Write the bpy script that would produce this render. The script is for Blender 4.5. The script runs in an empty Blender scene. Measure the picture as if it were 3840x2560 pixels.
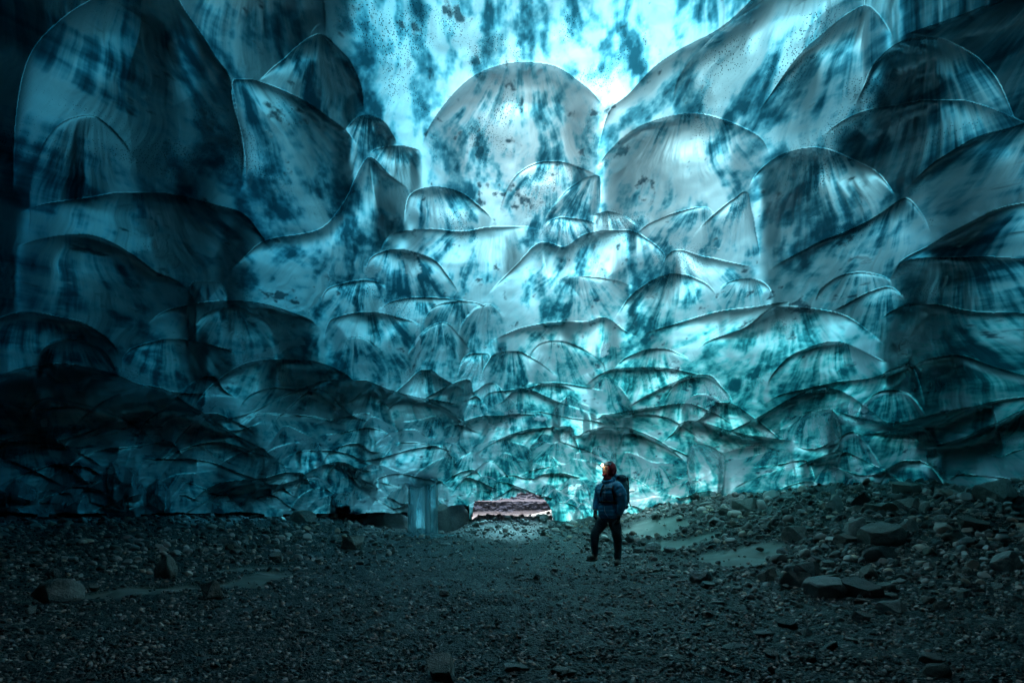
import bpy, math, random
import numpy as np
from mathutils import Vector, Matrix

random.seed(7)
sc = bpy.context.scene
COL = sc.collection

# ------------------------------------------------------------------ camera
F = 1176.0                     # focal length in units of a 2352 px wide picture
CX, HY = 1176.0, 1135.0        # centre column and eye-level row of that picture
CAMZ = 1.15
cam_d = bpy.data.cameras.new("camera")
cam = bpy.data.objects.new("camera", cam_d)
COL.objects.link(cam)
cam.location = (0, 0, CAMZ)
cam.rotation_euler = (math.radians(90), 0, 0)
cam_d.lens = 18.0
cam_d.sensor_width = 36.0
cam_d.shift_y = (HY - 784.0) / 2352.0
cam_d.clip_start = 0.05
cam_d.clip_end = 3000
sc.camera = cam

# ------------------------------------------------------------------ sky, sun, exposure
SUN_EL, SUN_AZ = math.radians(38), math.radians(5)      # azimuth measured from +Y towards +X
world = bpy.data.worlds.new("World")
sc.world = world
world.use_nodes = True
wn = world.node_tree
bg = wn.nodes["Background"]
sky = wn.nodes.new("ShaderNodeTexSky")
sky.sky_type = 'NISHITA'
sky.sun_disc = False
sky.sun_elevation = SUN_EL
sky.sun_rotation = SUN_AZ
sky.dust_density = 1.5
wn.links.new(sky.outputs[0], bg.inputs[0])
bg.inputs[1].default_value = 0.15

sd = bpy.data.lights.new("sun", 'SUN')
sun = bpy.data.objects.new("sun", sd)
COL.objects.link(sun)
sd.energy = 4.0
sd.angle = math.radians(50)
sd.color = (1.0, 0.97, 0.93)
sdir = Vector((math.sin(SUN_AZ) * math.cos(SUN_EL), math.cos(SUN_AZ) * math.cos(SUN_EL), math.sin(SUN_EL)))
sun.rotation_euler = sdir.to_track_quat('Z', 'Y').to_euler()
sun.location = (0, 30, 40)

vs = sc.view_settings
vs.view_transform = 'Standard'
vs.look = 'None'
vs.gamma = 1.0
vs.exposure = 2.5
sc.cycles.max_bounces = 5
sc.cycles.diffuse_bounces = 3
sc.cycles.glossy_bounces = 2
sc.cycles.transmission_bounces = 4
sc.cycles.transparent_max_bounces = 12
sc.cycles.volume_bounces = 0
sc.cycles.use_denoising = True
sc.cycles.use_adaptive_sampling = True
sc.cycles.adaptive_threshold = 0.025
sc.cycles.adaptive_min_samples = 12
sc.cycles.sample_clamp_indirect = 6.0
sc.cycles.caustics_reflective = False
sc.cycles.caustics_refractive = False

# ------------------------------------------------------------------ helpers
def tag(o, label=None, cat=None, group=None, kind=None):
    if label: o["label"] = label
    if cat: o["category"] = cat
    if group: o["group"] = group
    if kind: o["kind"] = kind
    return o

def mesh_np(name, verts, faces, mat=None, parent=None, smooth=True, link=True):
    """verts (n,3); faces (m,k) of one k, or a list of such arrays"""
    if isinstance(faces, np.ndarray): faces = [faces]
    faces = [f for f in faces if len(f)]
    me = bpy.data.meshes.new(name)
    verts = np.asarray(verts, dtype=np.float32)
    me.vertices.add(len(verts))
    me.vertices.foreach_set("co", verts.ravel())
    nl = sum(f.size for f in faces); nf = sum(len(f) for f in faces)
    me.loops.add(nl); me.polygons.add(nf)
    me.loops.foreach_set("vertex_index", np.concatenate([f.ravel() for f in faces]).astype(np.int32))
    tot = np.concatenate([np.full(len(f), f.shape[1]) for f in faces])
    st = np.concatenate([[0], np.cumsum(tot)[:-1]]).astype(np.int32)
    me.polygons.foreach_set("loop_start", st)
    me.polygons.foreach_set("loop_total", tot.astype(np.int32))
    me.polygons.foreach_set("use_smooth", np.full(nf, smooth))
    me.update(calc_edges=True)
    if mat: me.materials.append(mat)
    if not link: return me
    o = bpy.data.objects.new(name, me)
    COL.objects.link(o)
    if parent: o.parent = parent
    return o

def empty(name, loc=(0, 0, 0), rz=0.0):
    o = bpy.data.objects.new(name, None)
    COL.objects.link(o)
    o.location = loc
    o.rotation_euler = (0, 0, rz)
    o.empty_display_size = 0.2
    return o

def grid_faces(nr, nc, keep=None, flip=False):
    i = np.arange(nr * nc).reshape(nr, nc)
    f = np.stack([i[:-1, :-1], i[:-1, 1:], i[1:, 1:], i[1:, :-1]], -1)
    if flip: f = f[..., ::-1]
    if keep is not None: return f[keep]
    return f.reshape(-1, 4)

_lat = np.random.RandomState(11).rand(8, 256, 256).astype(np.float32)
def vnoise(x, y, s=0):
    x = np.asarray(x, dtype=np.float64) + s * 17.3; y = np.asarray(y, dtype=np.float64) + s * 9.1
    xi = np.floor(x).astype(np.int64); yi = np.floor(y).astype(np.int64)
    fx = x - xi; fy = y - yi
    fx = fx * fx * fx * (fx * (fx * 6 - 15) + 10); fy = fy * fy * fy * (fy * (fy * 6 - 15) + 10)
    L = _lat[s % 8]
    a = L[xi & 255, yi & 255]; b = L[(xi + 1) & 255, yi & 255]
    c = L[xi & 255, (yi + 1) & 255]; d = L[(xi + 1) & 255, (yi + 1) & 255]
    return (a * (1 - fx) + b * fx) * (1 - fy) + (c * (1 - fx) + d * fx) * fy - 0.5
def fbm(x, y, s=0, o=4):
    r = 0; a = 1.0
    for k in range(o):
        r = r + a * vnoise(x * 2 ** k, y * 2 ** k, s + k); a *= 0.5
    return r
def sstep(a, b, x):
    t = np.clip((x - a) / (b - a), 0, 1)
    return t * t * (3 - 2 * t)

# node helpers
def mat_new(name):
    m = bpy.data.materials.new(name); m.use_nodes = True
    nt = m.node_tree
    for n in list(nt.nodes): nt.nodes.remove(n)
    out = nt.nodes.new("ShaderNodeOutputMaterial")
    return m, nt, out
class NT:
    def __init__(s, nt): s.t = nt
    def n(s, typ, **kw):
        nd = s.t.nodes.new("ShaderNode" + typ)
        for k, v in kw.items():
            if k.startswith("i_"):
                key = k[2:]
                key = int(key) if key.isdigit() else key.replace("_", " ")
                if hasattr(v, "is_linked") or hasattr(v, "links"): s.t.links.new(v, nd.inputs[key])
                else: nd.inputs[key].default_value = v
            else: setattr(nd, k, v)
        return nd
    def L(s, a, b): s.t.links.new(a, b)
    def math(s, op, a, b=None, c=None, clamp=False):
        nd = s.t.nodes.new("ShaderNodeMath"); nd.operation = op; nd.use_clamp = clamp
        for i, v in enumerate((a, b, c)):
            if v is None: continue
            if isinstance(v, (int, float)): nd.inputs[i].default_value = v
            else: s.L(v, nd.inputs[i])
        return nd.outputs[0]
    def mix(s, f, a, b, mode='MIX'):
        nd = s.t.nodes.new("ShaderNodeMix"); nd.data_type = 'RGBA'; nd.blend_type = mode
        for i, v in ((0, f), (6, a), (7, b)):
            if isinstance(v, (int, float)): nd.inputs[i].default_value = v
            elif isinstance(v, tuple): nd.inputs[i].default_value = (*v[:3], 1)
            else: s.L(v, nd.inputs[i])
        return nd.outputs[2]
    def ramp(s, f, stops, interp='LINEAR'):
        nd = s.t.nodes.new("ShaderNodeValToRGB")
        nd.color_ramp.interpolation = interp
        e = nd.color_ramp.elements
        while len(e) < len(stops): e.new(0.5)
        for i, (p, c) in enumerate(stops):
            e[i].position = p
            e[i].color = (c, c, c, 1) if isinstance(c, (int, float)) else (*c, 1)
        s.L(f, nd.inputs[0])
        return nd.outputs[0]
    def noise(s, vec, scale, detail=4, rough=0.55, dist=0.0, lac=2.0):
        nd = s.n("TexNoise"); s.L(vec, nd.inputs["Vector"])
        nd.inputs["Scale"].default_value = scale; nd.inputs["Detail"].default_value = detail
        nd.inputs["Roughness"].default_value = rough; nd.inputs["Distortion"].default_value = dist
        nd.inputs["Lacunarity"].default_value = lac
        return nd.outputs[0]
    def bump(s, h, strength, dist, normal=None):
        nd = s.n("Bump"); s.L(h, nd.inputs["Height"])
        nd.inputs["Strength"].default_value = strength; nd.inputs["Distance"].default_value = dist
        if normal: s.L(normal, nd.inputs["Normal"])
        return nd.outputs[0]
# ================================================================== the ice ceiling
def ice_depth(px, py):
    """smooth depth (m along +Y) of the cave's ice at a picture direction"""
    u = (px - CX) / F; v = (HY - py) / F
    far = 17.0 - 6.0 * np.minimum(np.abs(u), 1.6) ** 1.5
    return far / (1.0 + 1.28 * np.maximum(v + 0.03, 0.0))

def catmull(P, n=6):
    P = np.array(P, float)
    Q = np.vstack([2 * P[0] - P[1], P, 2 * P[-1] - P[-2]])
    out = []
    for i in range(1, len(Q) - 2):
        t = np.linspace(0, 1, n, endpoint=False)[:, None]
        a, b, c, d = Q[i - 1], Q[i], Q[i + 1], Q[i + 2]
        out.append(0.5 * ((2 * b) + (-a + c) * t + (2 * a - 5 * b + 4 * c - d) * t ** 2 + (-a + 3 * b - 3 * c + d) * t ** 3))
    out.append(P[-1:])
    return np.vstack(out)

# each scallop: arch polyline, (optional) amplitude factor, decay factor
S = []
def sc_(pts, a=1.0, h=1.0): S.append((pts, a, h))
sc_([(380,-60),(560,-150),(700,-120),(745,0),(748,90)], .8, 1.5)
sc_([(30,470),(42,250),(70,120),(140,40),(240,-20),(330,-70),(400,-20),(440,50),(490,130),(535,195),(560,330),(545,450)], .8, 1.2)
sc_([(60,560),(80,380),(130,290),(200,262),(240,280),(290,330),(330,400)], .3, .8)
sc_([(590,190),(640,145),(690,100),(735,80),(775,110),(810,150),(832,200),(838,265)], 1, 1)
sc_([(545,460),(566,400),(560,320),(540,250),(534,200),(545,183),(590,188),(650,210),(720,245),(780,290),(838,355)], .8, 1)
sc_([(790,305),(815,275),(845,265),(880,280),(905,315),(910,335)])
sc_([(840,355),(870,340),(920,335),(972,345)], .8, 1.2)
sc_([(972,345),(990,290),(1020,240),(1070,190),(1130,155),(1190,143),(1260,148),(1310,170),(1360,205),(1400,255)], 1.0, 1)
sc_([(1365,395),(1378,330),(1402,255),(1440,220),(1500,160),(1560,120),(1640,80),(1700,30),(1760,-30),(1850,-80)], .7, .9)
sc_([(1548,262),(1556,200),(1580,150),(1620,100),(1680,55),(1740,10),(1800,-40),(1900,-60),(1980,-20),(1975,60)], .6, 1)
sc_([(1727,290),(1760,230),(1800,170),(1850,110),(1910,60),(1960,25),(1995,15),(2030,50),(2055,90)], .9, 1)
sc_([(2055,90),(2150,60),(2250,20),(2352,-10),(2500,-40)], .6, 1)
sc_([(1957,260),(1980,200),(2010,140),(2060,100),(2120,85),(2180,95),(2250,140),(2300,200),(2340,300)], .9)
sc_([(1860,330),(1920,280),(1990,250),(2080,235),(2180,232),(2270,245),(2352,280),(2450,330)], .7)
sc_([(1365,395),(1400,350),(1450,305),(1510,275),(1570,262),(1640,268),(1700,285),(1745,320),(1768,370)], 1)
sc_([(1715,440),(1740,400),(1790,360),(1850,338),(1900,340),(1960,365),(2020,400),(2065,460)], 1)
sc_([(2065,455),(2110,410),(2170,360),(2240,315),(2352,285),(2450,260)], .8)
sc_([(1145,500),(1165,440),(1190,400),(1230,376),(1280,372),(1330,385),(1378,408)], .9)
sc_([(1243,520),(1265,480),(1300,440),(1345,410),(1376,405),(1381,430),(1378,480)], 1)
sc_([(515,650),(540,610),(600,560),(680,540),(740,520),(790,470),(815,410),(840,365),(860,368),(890,400),(930,430),(960,445)], .8, .8)
sc_([(928,520),(935,460),(960,435),(1000,430),(1050,440),(1090,465),(1140,515)], 1)
sc_([(40,500),(100,475),(200,455),(300,443),(420,450),(500,470),(560,495),(600,540),(640,600)], .7, .8)
sc_([(30,570),(100,550),(180,535),(240,548),(300,585),(350,620),(400,640),(445,670)], .8)
sc_([(430,680),(440,650),(480,645),(510,655),(525,690)], .8)
sc_([(870,590),(890,550),(920,530),(990,522),(1060,530),(1120,520),(1180,520),(1240,530),(1245,545)], .7)
sc_([(1245,550),(1255,515),(1290,500),(1340,505),(1380,520)])
sc_([(1350,500),(1390,485),(1430,495),(1465,520)])
sc_([(1450,545),(1500,510),(1560,485),(1620,478),(1650,500)])
sc_([(1540,600),(1580,560),(1630,500),(1680,460),(1712,440),(1725,480),(1742,550),(1748,610)], 1)
sc_([(1745,635),(1800,600),(1880,560),(1960,525),(2020,490),(2065,460),(2090,455),(2120,490),(2140,540)], .7)
sc_([(2030,640),(2080,590),(2150,550),(2250,500),(2352,470),(2450,450)], .7)
sc_([(838,640),(845,600),(870,580),(920,573),(980,590),(1020,620),(1060,685)])
sc_([(1107,690),(1150,640),(1190,600),(1230,560),(1260,555),(1300,565),(1350,540),(1420,530),(1480,545),(1530,590),(1500,650)], .8, .7)
sc_([(1285,670),(1290,640),(1340,635),(1400,640),(1458,658)])
sc_([(1512,625),(1530,590),(1560,575),(1620,590),(1680,605),(1740,618)])
sc_([(1405,740),(1440,690),(1480,655),(1530,632),(1580,632),(1630,660),(1660,700)])
sc_([(1645,675),(1670,650),(1720,640),(1760,655),(1780,690)])
sc_([(735,720),(745,670),(790,650),(840,643),(880,655),(893,685)])
sc_([(860,715),(900,690),(960,682),(1030,685),(1080,692)])
sc_([(965,760),(980,720),(1020,695),(1070,690),(1110,700),(1130,720)])
sc_([(1050,770),(1070,730),(1100,703),(1140,705),(1165,745)])
sc_([(740,790),(750,750),(770,728),(850,718),(920,730),(980,750)])
sc_([(330,750),(380,710),(450,695),(540,690),(620,700),(700,730),(740,770)])
sc_([(430,770),(470,725),(540,700),(600,730),(640,780)], .7)
sc_([(930,830),(950,790),(985,750),(1030,745),(1070,790),(1078,810)])
sc_([(1110,800),(1150,770),(1240,745),(1340,740),(1390,728),(1440,760),(1480,780)])
sc_([(1205,830),(1240,790),(1300,785),(1380,830),(1390,870)])
sc_([(1050,870),(1060,830),(1080,813),(1120,812),(1130,835)])
sc_([(1100,880),(1120,830),(1140,812),(1190,808),(1240,835),(1290,870)])
sc_([(770,810),(790,780),(830,775),(870,800),(890,830)])
sc_([(1460,790),(1500,760),(1580,735),(1680,710),(1760,700),(1850,690)], .8)
sc_([(1590,825),(1620,790),(1700,760),(1760,710),(1820,705),(1900,715),(1960,740),(2040,800)], .7)
sc_([(1755,905),(1770,860),(1820,815),(1880,790),(1920,785),(1970,800),(2020,825),(2060,840)])
sc_([(1870,695),(1890,660),(1940,630),(1990,625),(2040,640),(2052,665)])
sc_([(1900,720),(1960,690),(2010,665),(2050,662),(2082,690)])
sc_([(1750,950),(1760,930),(1820,900),(1920,880),(2000,870),(2060,845),(2100,850),(2130,950)], .8)
sc_([(1960,985),(1980,930),(2020,900),(2060,895),(2100,915),(2130,965)])
sc_([(2070,860),(2130,825),(2200,815),(2280,840),(2352,860),(2450,880)])
sc_([(2130,990),(2200,950),(2280,920),(2352,910),(2450,900)])
sc_([(1990,760),(2060,710),(2150,700),(2260,720),(2352,720),(2450,740)], .8)
sc_([(2040,650),(2080,600),(2180,590),(2352,595),(2450,600)], .8)
sc_([(-60,760),(0,730),(60,715),(130,725),(200,745),(260,790),(275,820)])
sc_([(75,830),(110,790),(180,780),(240,810),(275,865)], .8)
sc_([(280,870),(290,810),(370,780),(450,785),(530,805),(555,830)])
sc_([(-60,880),(40,850),(100,855),(150,880),(220,865),(290,880),(385,905)])
sc_([(430,960),(490,885),(560,838),(640,822),(740,835),(800,870),(830,900)])
sc_([(540,950),(580,905),(640,890),(720,895),(770,930)])
sc_([(840,930),(900,905),(970,850),(1020,868),(1080,905)])
sc_([(1090,930),(1130,900),(1200,895),(1260,880),(1330,900)])
sc_([(1400,860),(1440,820),(1510,800),(1570,815),(1590,835)])
sc_([(1330,900),(1400,850),(1520,845),(1600,860),(1660,880)])
sc_([(1510,950),(1530,910),(1560,870),(1610,865),(1660,890),(1690,940)])
sc_([(1560,955),(1580,915),(1620,905),(1660,925),(1680,960)])
sc_([(40,1010),(70,940),(110,915),(170,925),(260,955),(340,1000),(400,1050)])
sc_([(350,1000),(400,960),(480,950),(560,975),(600,1010)])
sc_([(-60,1060),(20,1010),(100,1000),(180,1040),(250,1090)])

def random_scallops():
    R = random.Random(5)
    y = 835.0
    while y < 1172:
        t = (y - 835) / 337.0
        w0 = 140 * (1 - t) ** 1.2 + 58
        x = -260.0
        while x < 2650:
            side = abs(x - 1150) / 1176.0
            w = w0 * (1 + 1.3 * side ** 1.5) * R.choice([R.uniform(.4, .9), R.uniform(.8, 1.4), R.uniform(1.2, 2.3)])
            if x > 1450: w *= 1.5
            h = w * R.uniform(.14, .46)
            x0, y0 = x, y + R.uniform(-14, 14) * (1.2 - t)
            k = R.uniform(.15, .85)
            tilt = (x - 1100) / 1176 * w * .14 + R.gauss(0, .10) * w
            pts = [(x0, y0 + h * .6 - tilt), (x0 + w * k * .45, y0 + h * .12 * R.uniform(.2, 2)), (x0 + w * k, y0 - h * .3 * R.uniform(.2, 1.4)),
                   (x0 + w * (k + (1 - k) * .5), y0 + h * .1 * R.uniform(.2, 3)), (x0 + w, y0 + h * .7 + tilt)]
            thin = R.random()
            if y > 850 + 60 * (x > 1650) and not (x > 1450 and thin < .35) and not (x < 430 and y < 960 and thin < .6): S.append((pts, R.uniform(.7, 1.5), R.uniform(.7, 1.3)))
            x += w * R.uniform(.55, .95)
        y += max(9, w0 * .235)
random_scallops()
# scallops continuing past the frame, above and to the sides
_R = random.Random(8)
for i in range(46):
    x = _R.uniform(-600, 2950); y = _R.uniform(-720, 1000)
    if -60 < x < 2400 and y > -260: continue
    w = _R.uniform(260, 620)
    S.append(([(x - w / 2, y + w * .4), (x - w * .35, y + w * .08), (x, y - w * .1), (x + w * .35, y + w * .1), (x + w / 2, y + w * .45)], .7, 1))

# grid of directions: dense where the photograph looks, coarse beyond it
xs = np.concatenate([np.arange(-600, -40, 14), np.arange(-40, 2392, 2.0), np.arange(2392, 2960, 14)])
ys = np.concatenate([np.arange(-800, -40, 12), np.arange(-40, 820, 2.0), np.arange(820, 1180, 1.5), np.arange(1180, 1262, 6), np.arange(1262, 1520, 12)])
PX, PY = np.meshgrid(xs, ys)
B = np.zeros_like(PX)
D0 = ice_depth(PX, PY)
WX = (PX - CX) / F * D0                       # position measured along the ice, in metres
WQ = 1.2 * (HY - PY) / F * D0 - .5 * D0
WA = fbm(WX / 1.1, WQ / 1.1, 5, 3); WB = fbm(WX / 1.1 + 9, WQ / 1.1 + 4, 6, 3)
ST = fbm(PX / 50 + WA * 1.2, PY / 300 + WB * .6, 0, 5)       # streaks that run down each scallop
FN = fbm(PX / 14 + WA * 4, PY / 130 + WB * 2, 3, 3)
RIM = np.ones_like(PX); LOBE = np.zeros_like(PX)

def order_key(s):
    y = [p[1] for p in s[0]]
    return .5 * min(y) + .5 * sum(y) / len(y)
S.sort(key=order_key)

def apply_scallop(pts, a, h, k):
    C = catmull(pts, 5)
    x0, x1 = C[:, 0].min(), C[:, 0].max()
    y0, y1 = C[:, 1].min(), C[:, 1].max()
    w = max(x1 - x0, 1.2 * (y1 - y0))
    bottom = y0 + max(3.0 * w * h, (y1 - y0) + w)
    c0, c1 = np.searchsorted(xs, [x0, x1])
    r0, r1 = np.searchsorted(ys, [y0, bottom])
    if c1 - c0 < 2 or r1 - r0 < 2: return
    X = PX[r0:r1, c0:c1]; Y = PY[r0:r1, c0:c1]
    # wobble the outline a little, so that no arch is a clean spline
    Xw = X + 0.012 * w * vnoise(X / (w * .22), Y / (w * .22), k) * 2
    Yw = Y + 0.012 * w * vnoise(X / (w * .22) + 7, Y / (w * .22), k + 3) * 2
    inside = np.zeros(X.shape, bool)
    poly = np.vstack([C, [[C[-1, 0], bottom + 50], [C[0, 0], bottom + 50]]])
    n = len(poly)
    for i in range(n):
        xa, ya = poly[i]; xb, yb = poly[(i + 1) % n]
        if ya == yb: continue
        cr = ((ya > Yw) != (yb > Yw)) & (Xw < (xb - xa) * (Yw - ya) / (yb - ya) + xa)
        inside ^= cr
    d = np.full(X.shape, 1e9)
    for i in range(len(C) - 1):
        ax, ay = C[i]; bx, by = C[i + 1]
        ex, ey = bx - ax, by - ay; L2 = ex * ex + ey * ey + 1e-9
        t = np.clip(((Xw - ax) * ex + (Yw - ay) * ey) / L2, 0, 1)
        d = np.minimum(d, (Xw - ax - t * ex) ** 2 + (Yw - ay - t * ey) ** 2)
    s = np.sqrt(d)
    # fade where the region's open sides run down from the arch ends
    def side(c):
        return sstep(0, .24 * w, np.hypot(Xw - c[0], np.minimum(Yw - c[1], 0)))
    fl, fr = side(C[0]), side(C[-1])
    m = inside * fl * fr * (1 - sstep(bottom - 1.2 * w, bottom, Y))
    ip = np.argmin(C[:, 1]); pxk, pyk = C[ip]
    A = a * min(0.49 * w / F, 0.20)
    wr = .50 * w
    tq = np.clip(s / wr, 0, 1); g = .62 * np.sqrt(1 - (1 - tq) ** 2) + .50 * (1 - np.exp(-s / (.10 * w))) * np.exp(-((X - .5 * (x0 + x1)) / (.34 * w)) ** 2)
    dec = np.exp(-(np.maximum(Y - (y0 + .22 * w), 0) / (.62 * w * h)) ** 1.4)
    old = B[r0:r1, c0:c1]
    B[r0:r1, c0:c1] = old * (1 - m * .92 * (1 - np.exp(-2.2 * tq))) + A * g * dec * m
    cy = pyk - .30 * w; cxx = pxk + .15 * (pxk - .5 * (x0 + x1))
    th = np.arctan2(X - cxx, Y - cy); rr = np.hypot(X - cxx, Y - cy) / w
    sel = m > .35
    f = (k * .618) % 1.0
    wx, wy = WA[r0:r1, c0:c1], WB[r0:r1, c0:c1]
    nA = fbm(th * 8 + f * 40 + wx * 1.1, rr * 1.5 + wy * .7 + f * 7, 0, 5)
    nB = fbm(th * 26 + f * 90 + wx * 2.4, rr * 3 + wy, 3, 4)
    o = ST[r0:r1, c0:c1]; o += (nA - o) * m
    o = FN[r0:r1, c0:c1]; o += (nB - o) * m
    rim = RIM[r0:r1, c0:c1]
    rim[sel] = (s / w)[sel]
    LOBE[r0:r1, c0:c1][sel] = f

for k, (p, a, h) in enumerate(S): apply_scallop(p, a, h, k)

edge0 = 0
edge = sstep(-600, -420, PX) * (1 - sstep(2780, 2950, PX)) * sstep(-800, -650, PY)
und = fbm(WX / 1.4, WQ / 1.4, 1, 4) * .016 + ST * .0035 * np.clip(RIM * 5, 0, 1)
near_floor = sstep(760, 1120, PY)
und += (.30 - np.abs(fbm(WX / .60 + WA, WQ / .42, 4, 3))) * .007 * near_floor
D = ice_depth(PX, PY) * (1 - (np.clip(B, 0, .4) + und) * edge)
U = (PX - CX) / F; V = (HY - PY) / F
ice_v = np.stack([U * D, D, CAMZ + V * D], -1).reshape(-1, 3)

# the way out: leave the faces inside this outline open
HOLE = catmull([(1079,1300),(1079,1262),(1080,1200),(1083,1168),(1092,1148),(1110,1146),(1150,1145),(1182,1134),(1213,1129),(1243,1139),(1260,1157),(1268,1180),(1268,1215),(1268,1262),(1268,1300)], 5)
def in_poly(P, X, Y):
    r = np.zeros(np.shape(X), bool); n = len(P)
    for i in range(n):
        xa, ya = P[i]; xb, yb = P[(i + 1) % n]
        if ya == yb: continue
        r ^= ((ya > Y) != (yb > Y)) & (X < (xb - xa) * (Y - ya) / (yb - ya) + xa)
    return r
wob = fbm(PX / 14, PY / 14, 6, 3) * 9
inh = in_poly(HOLE, PX + wob, PY + wob)
lip = 1177 + 9 * fbm(PX / 60, PX * 0 + 2, 2, 4)
inh |= ((PX < 938) & (PY > lip)) | ((PX > 1010) & (PX < 1079) & (PY > lip - 14))                       # the ice overhangs the gravel on the left; strip kept to backlight the column
keep = ~(inh[:-1, :-1] & inh[1:, 1:] & inh[:-1, 1:] & inh[1:, :-1])

# ---- what is in the ice: frost crystals, ash and dirt, greener clear ice low on the right
FROST = np.zeros_like(PX); DIRT = np.zeros_like(PX)
def blob(T, x, y, rx, ry, a=1.0, ang=0.0):
    c, s_ = math.cos(ang), math.sin(ang)
    q0, q1 = np.searchsorted(xs, [x - 3 * max(rx, ry), x + 3 * max(rx, ry)])
    p0, p1 = np.searchsorted(ys, [y - 3 * max(rx, ry), y + 3 * max(rx, ry)])
    X = PX[p0:p1, q0:q1] - x; Y = PY[p0:p1, q0:q1] - y
    g = a * np.exp(-(((X * c + Y * s_) / rx) ** 2 + ((-X * s_ + Y * c) / ry) ** 2))
    T[p0:p1, q0:q1] = np.maximum(T[p0:p1, q0:q1], g)
for q in [(340,520,40,28),(370,560,28,35),(395,600,18,25),(20,640,22,60),(300,480,40,14,.7),(950,610,22,34),(850,625,22,22),(930,590,30,10,.8),
          (960,790,9,60),(900,780,30,25,.6),(680,948,32,12),(585,733,20,10),(100,970,16,30,.6),(230,1078,26,12),(250,1080,30,16,.8),(205,1105,8,22,.7),
          (2110,790,70,34,.9,-.5),(1915,1080,10,22,.8),(1985,940,10,22),(1955,935,9,18),(880,1010,14,22),(1040,1010,22,14,.8),(960,1040,14,10,.8),
          (850,1075,12,26,.7),(590,1105,20,10,.8),(420,1110,10,24,.7),(1390,800,14,26),(1420,800,12,10,.8),(160,640,14,60,.5),(330,235,26,30,.6),
          (620,300,16,26,.6),(1640,570,40,10,.5),(1990,600,40,30,.6,-.5),(2080,620,60,24,.6,-.4),(1180,950,30,14,.9),(1240,960,26,10,.9),(700,1010,40,8,.6),
          (560,1150,90,4,.8),(330,1165,60,4,.8),(120,1175,60,4,.7),(1150,975,40,12,.8),(1330,955,20,12,.6),(480,735,14,16,.7),(780,920,20,10,.6)]:
    blob(FROST, *q)
def band(T, P, w, a=1.0):
    C = catmull(P, 5)
    for i in range(0, len(C)): blob(T, C[i][0], C[i][1], w, w * .8, a)
band(FROST, [(690,785),(640,800),(560,842),(500,890),(470,950),(400,1010),(330,1035),(250,1055)], 17, 1.0)
band(FROST, [(475,715),(510,745),(550,775),(560,800)], 6, .9)
band(FROST, [(840,640),(870,620),(880,590)], 8, .8)
for q in [(1105,310,14,70,1),(1115,370,9,50,1),(1100,440,7,40,.9),(1080,150,26,60,.9,.2),(1130,90,50,22,.8,.4),(1255,400,9,9,1),(1200,450,34,50,.8),(1220,420,14,30,.8),
          (1500,440,12,40,.8),(1350,330,16,60,.8,.1),(1250,290,8,26,.7),(1480,90,10,40,1),(1515,120,7,14,1),(1515,165,7,12,1),(1440,345,14,34,.9,.7),(1400,370,14,30,.7,.7),
          (1320,170,60,14,.6,.4),(1050,60,30,70,.6),(820,30,60,90,.5),(1300,60,20,60,.6),(1430,60,20,90,.7),(1190,120,8,50,.7),(950,40,12,60,.6),
          (590,110,30,60,.4),(470,270,30,40,.8),(420,370,50,30,.7,.5),(500,340,60,20,.6,.7),(1360,670,16,34,.9),(1390,640,20,20,.6),(1385,605,20,30,.7),
          (1740,605,10,14,1),(1780,800,14,60,.4,.3),(1570,880,30,30,.9),(1600,930,60,20,.8),(1850,700,30,60,.3),(1240,770,6,6,1),(1460,665,24,16,.5),(1520,645,20,10,.8),
          (1950,530,30,26,.7),(2140,520,12,30,1),(1990,470,20,40,.5),(1830,380,24,20,.5),(760,640,40,18,.6,.6),(640,680,80,16,.6,.5),(520,560,50,12,.5,.6),
          (300,600,90,22,.6,.6),(1950,830,60,26,.5,-.3),(1470,410,30,30,.4),(1600,300,20,40,.5),(1620,330,30,30,.4),(1480,130,10,60,.6),(1200,250,8,30,.6),
          (2260,350,40,12,.6,-.5),(2100,430,50,14,.6,-.5),(900,220,14,60,.4),(700,230,20,50,.4),(1000,330,20,60,.6),(990,400,12,50,.5)]:
    blob(DIRT, *q)

# ---- colour of the ice itself: milky and clear bands that follow each scallop, ash, frost; some brightness painted in
def lerp3(t, stops):
    t = np.clip(t, stops[0][0], stops[-1][0]); p = [q[0] for q in stops]
    return np.stack([np.interp(t, p, [q[1][c] for q in stops]) for c in range(3)], -1)
wa, wb, streak, fine = WA, WB, ST, FN
top = 1 - sstep(120, 420, PY)
patch = fbm(WX / .8 + wa * .6, WQ / 2.0 + wb * .5, 1, 5) * (1 - top) + top * fbm(WX / .42 + wa * .35, WQ / 3.4 + wb * .3, 1, 6)
cloud = fbm(WX / .24 + wa * .8, WQ / .42 + wb * .8, 7, 5)
fz = fbm(WX / .09, WQ / .09, 6, 4)
MV = .55 + .30 * streak + .24 * fine + .28 * patch + .40 * cloud + .16 * fz
PAINTED_GLOW = np.zeros_like(PX)  # paler colour painted on lobes, and behind the column, to look brighter lit
for q in [(1210,290,130,90),(1600,330,90,60),(1640,200,50,90),(1340,620,110,50),(1570,680,70,40),(980,420,50,40),(1540,90,40,80),(1300,60,40,60),(1690,620,70,30),(972,1160,60,90,3.0),(1500,1000,200,40,.6),(1700,1090,200,30,.6)]: blob(PAINTED_GLOW, *q)
MV = .55 + .14 * PAINTED_GLOW + (MV - .53) * 1.3 + .3 * (1 - sstep(-400, -260, PY))  # ice above the frame also whitened, to throw more light down
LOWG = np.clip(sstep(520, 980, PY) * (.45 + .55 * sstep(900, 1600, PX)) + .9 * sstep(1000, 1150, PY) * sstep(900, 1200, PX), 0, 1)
ca = lerp3(MV, [(.18, (.022, .11, .15)), (.36, (.10, .33, .41)), (.50, (.35, .67, .75)), (.64, (.80, .92, .97)), (.82, (.96, .985, 1))])
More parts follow.
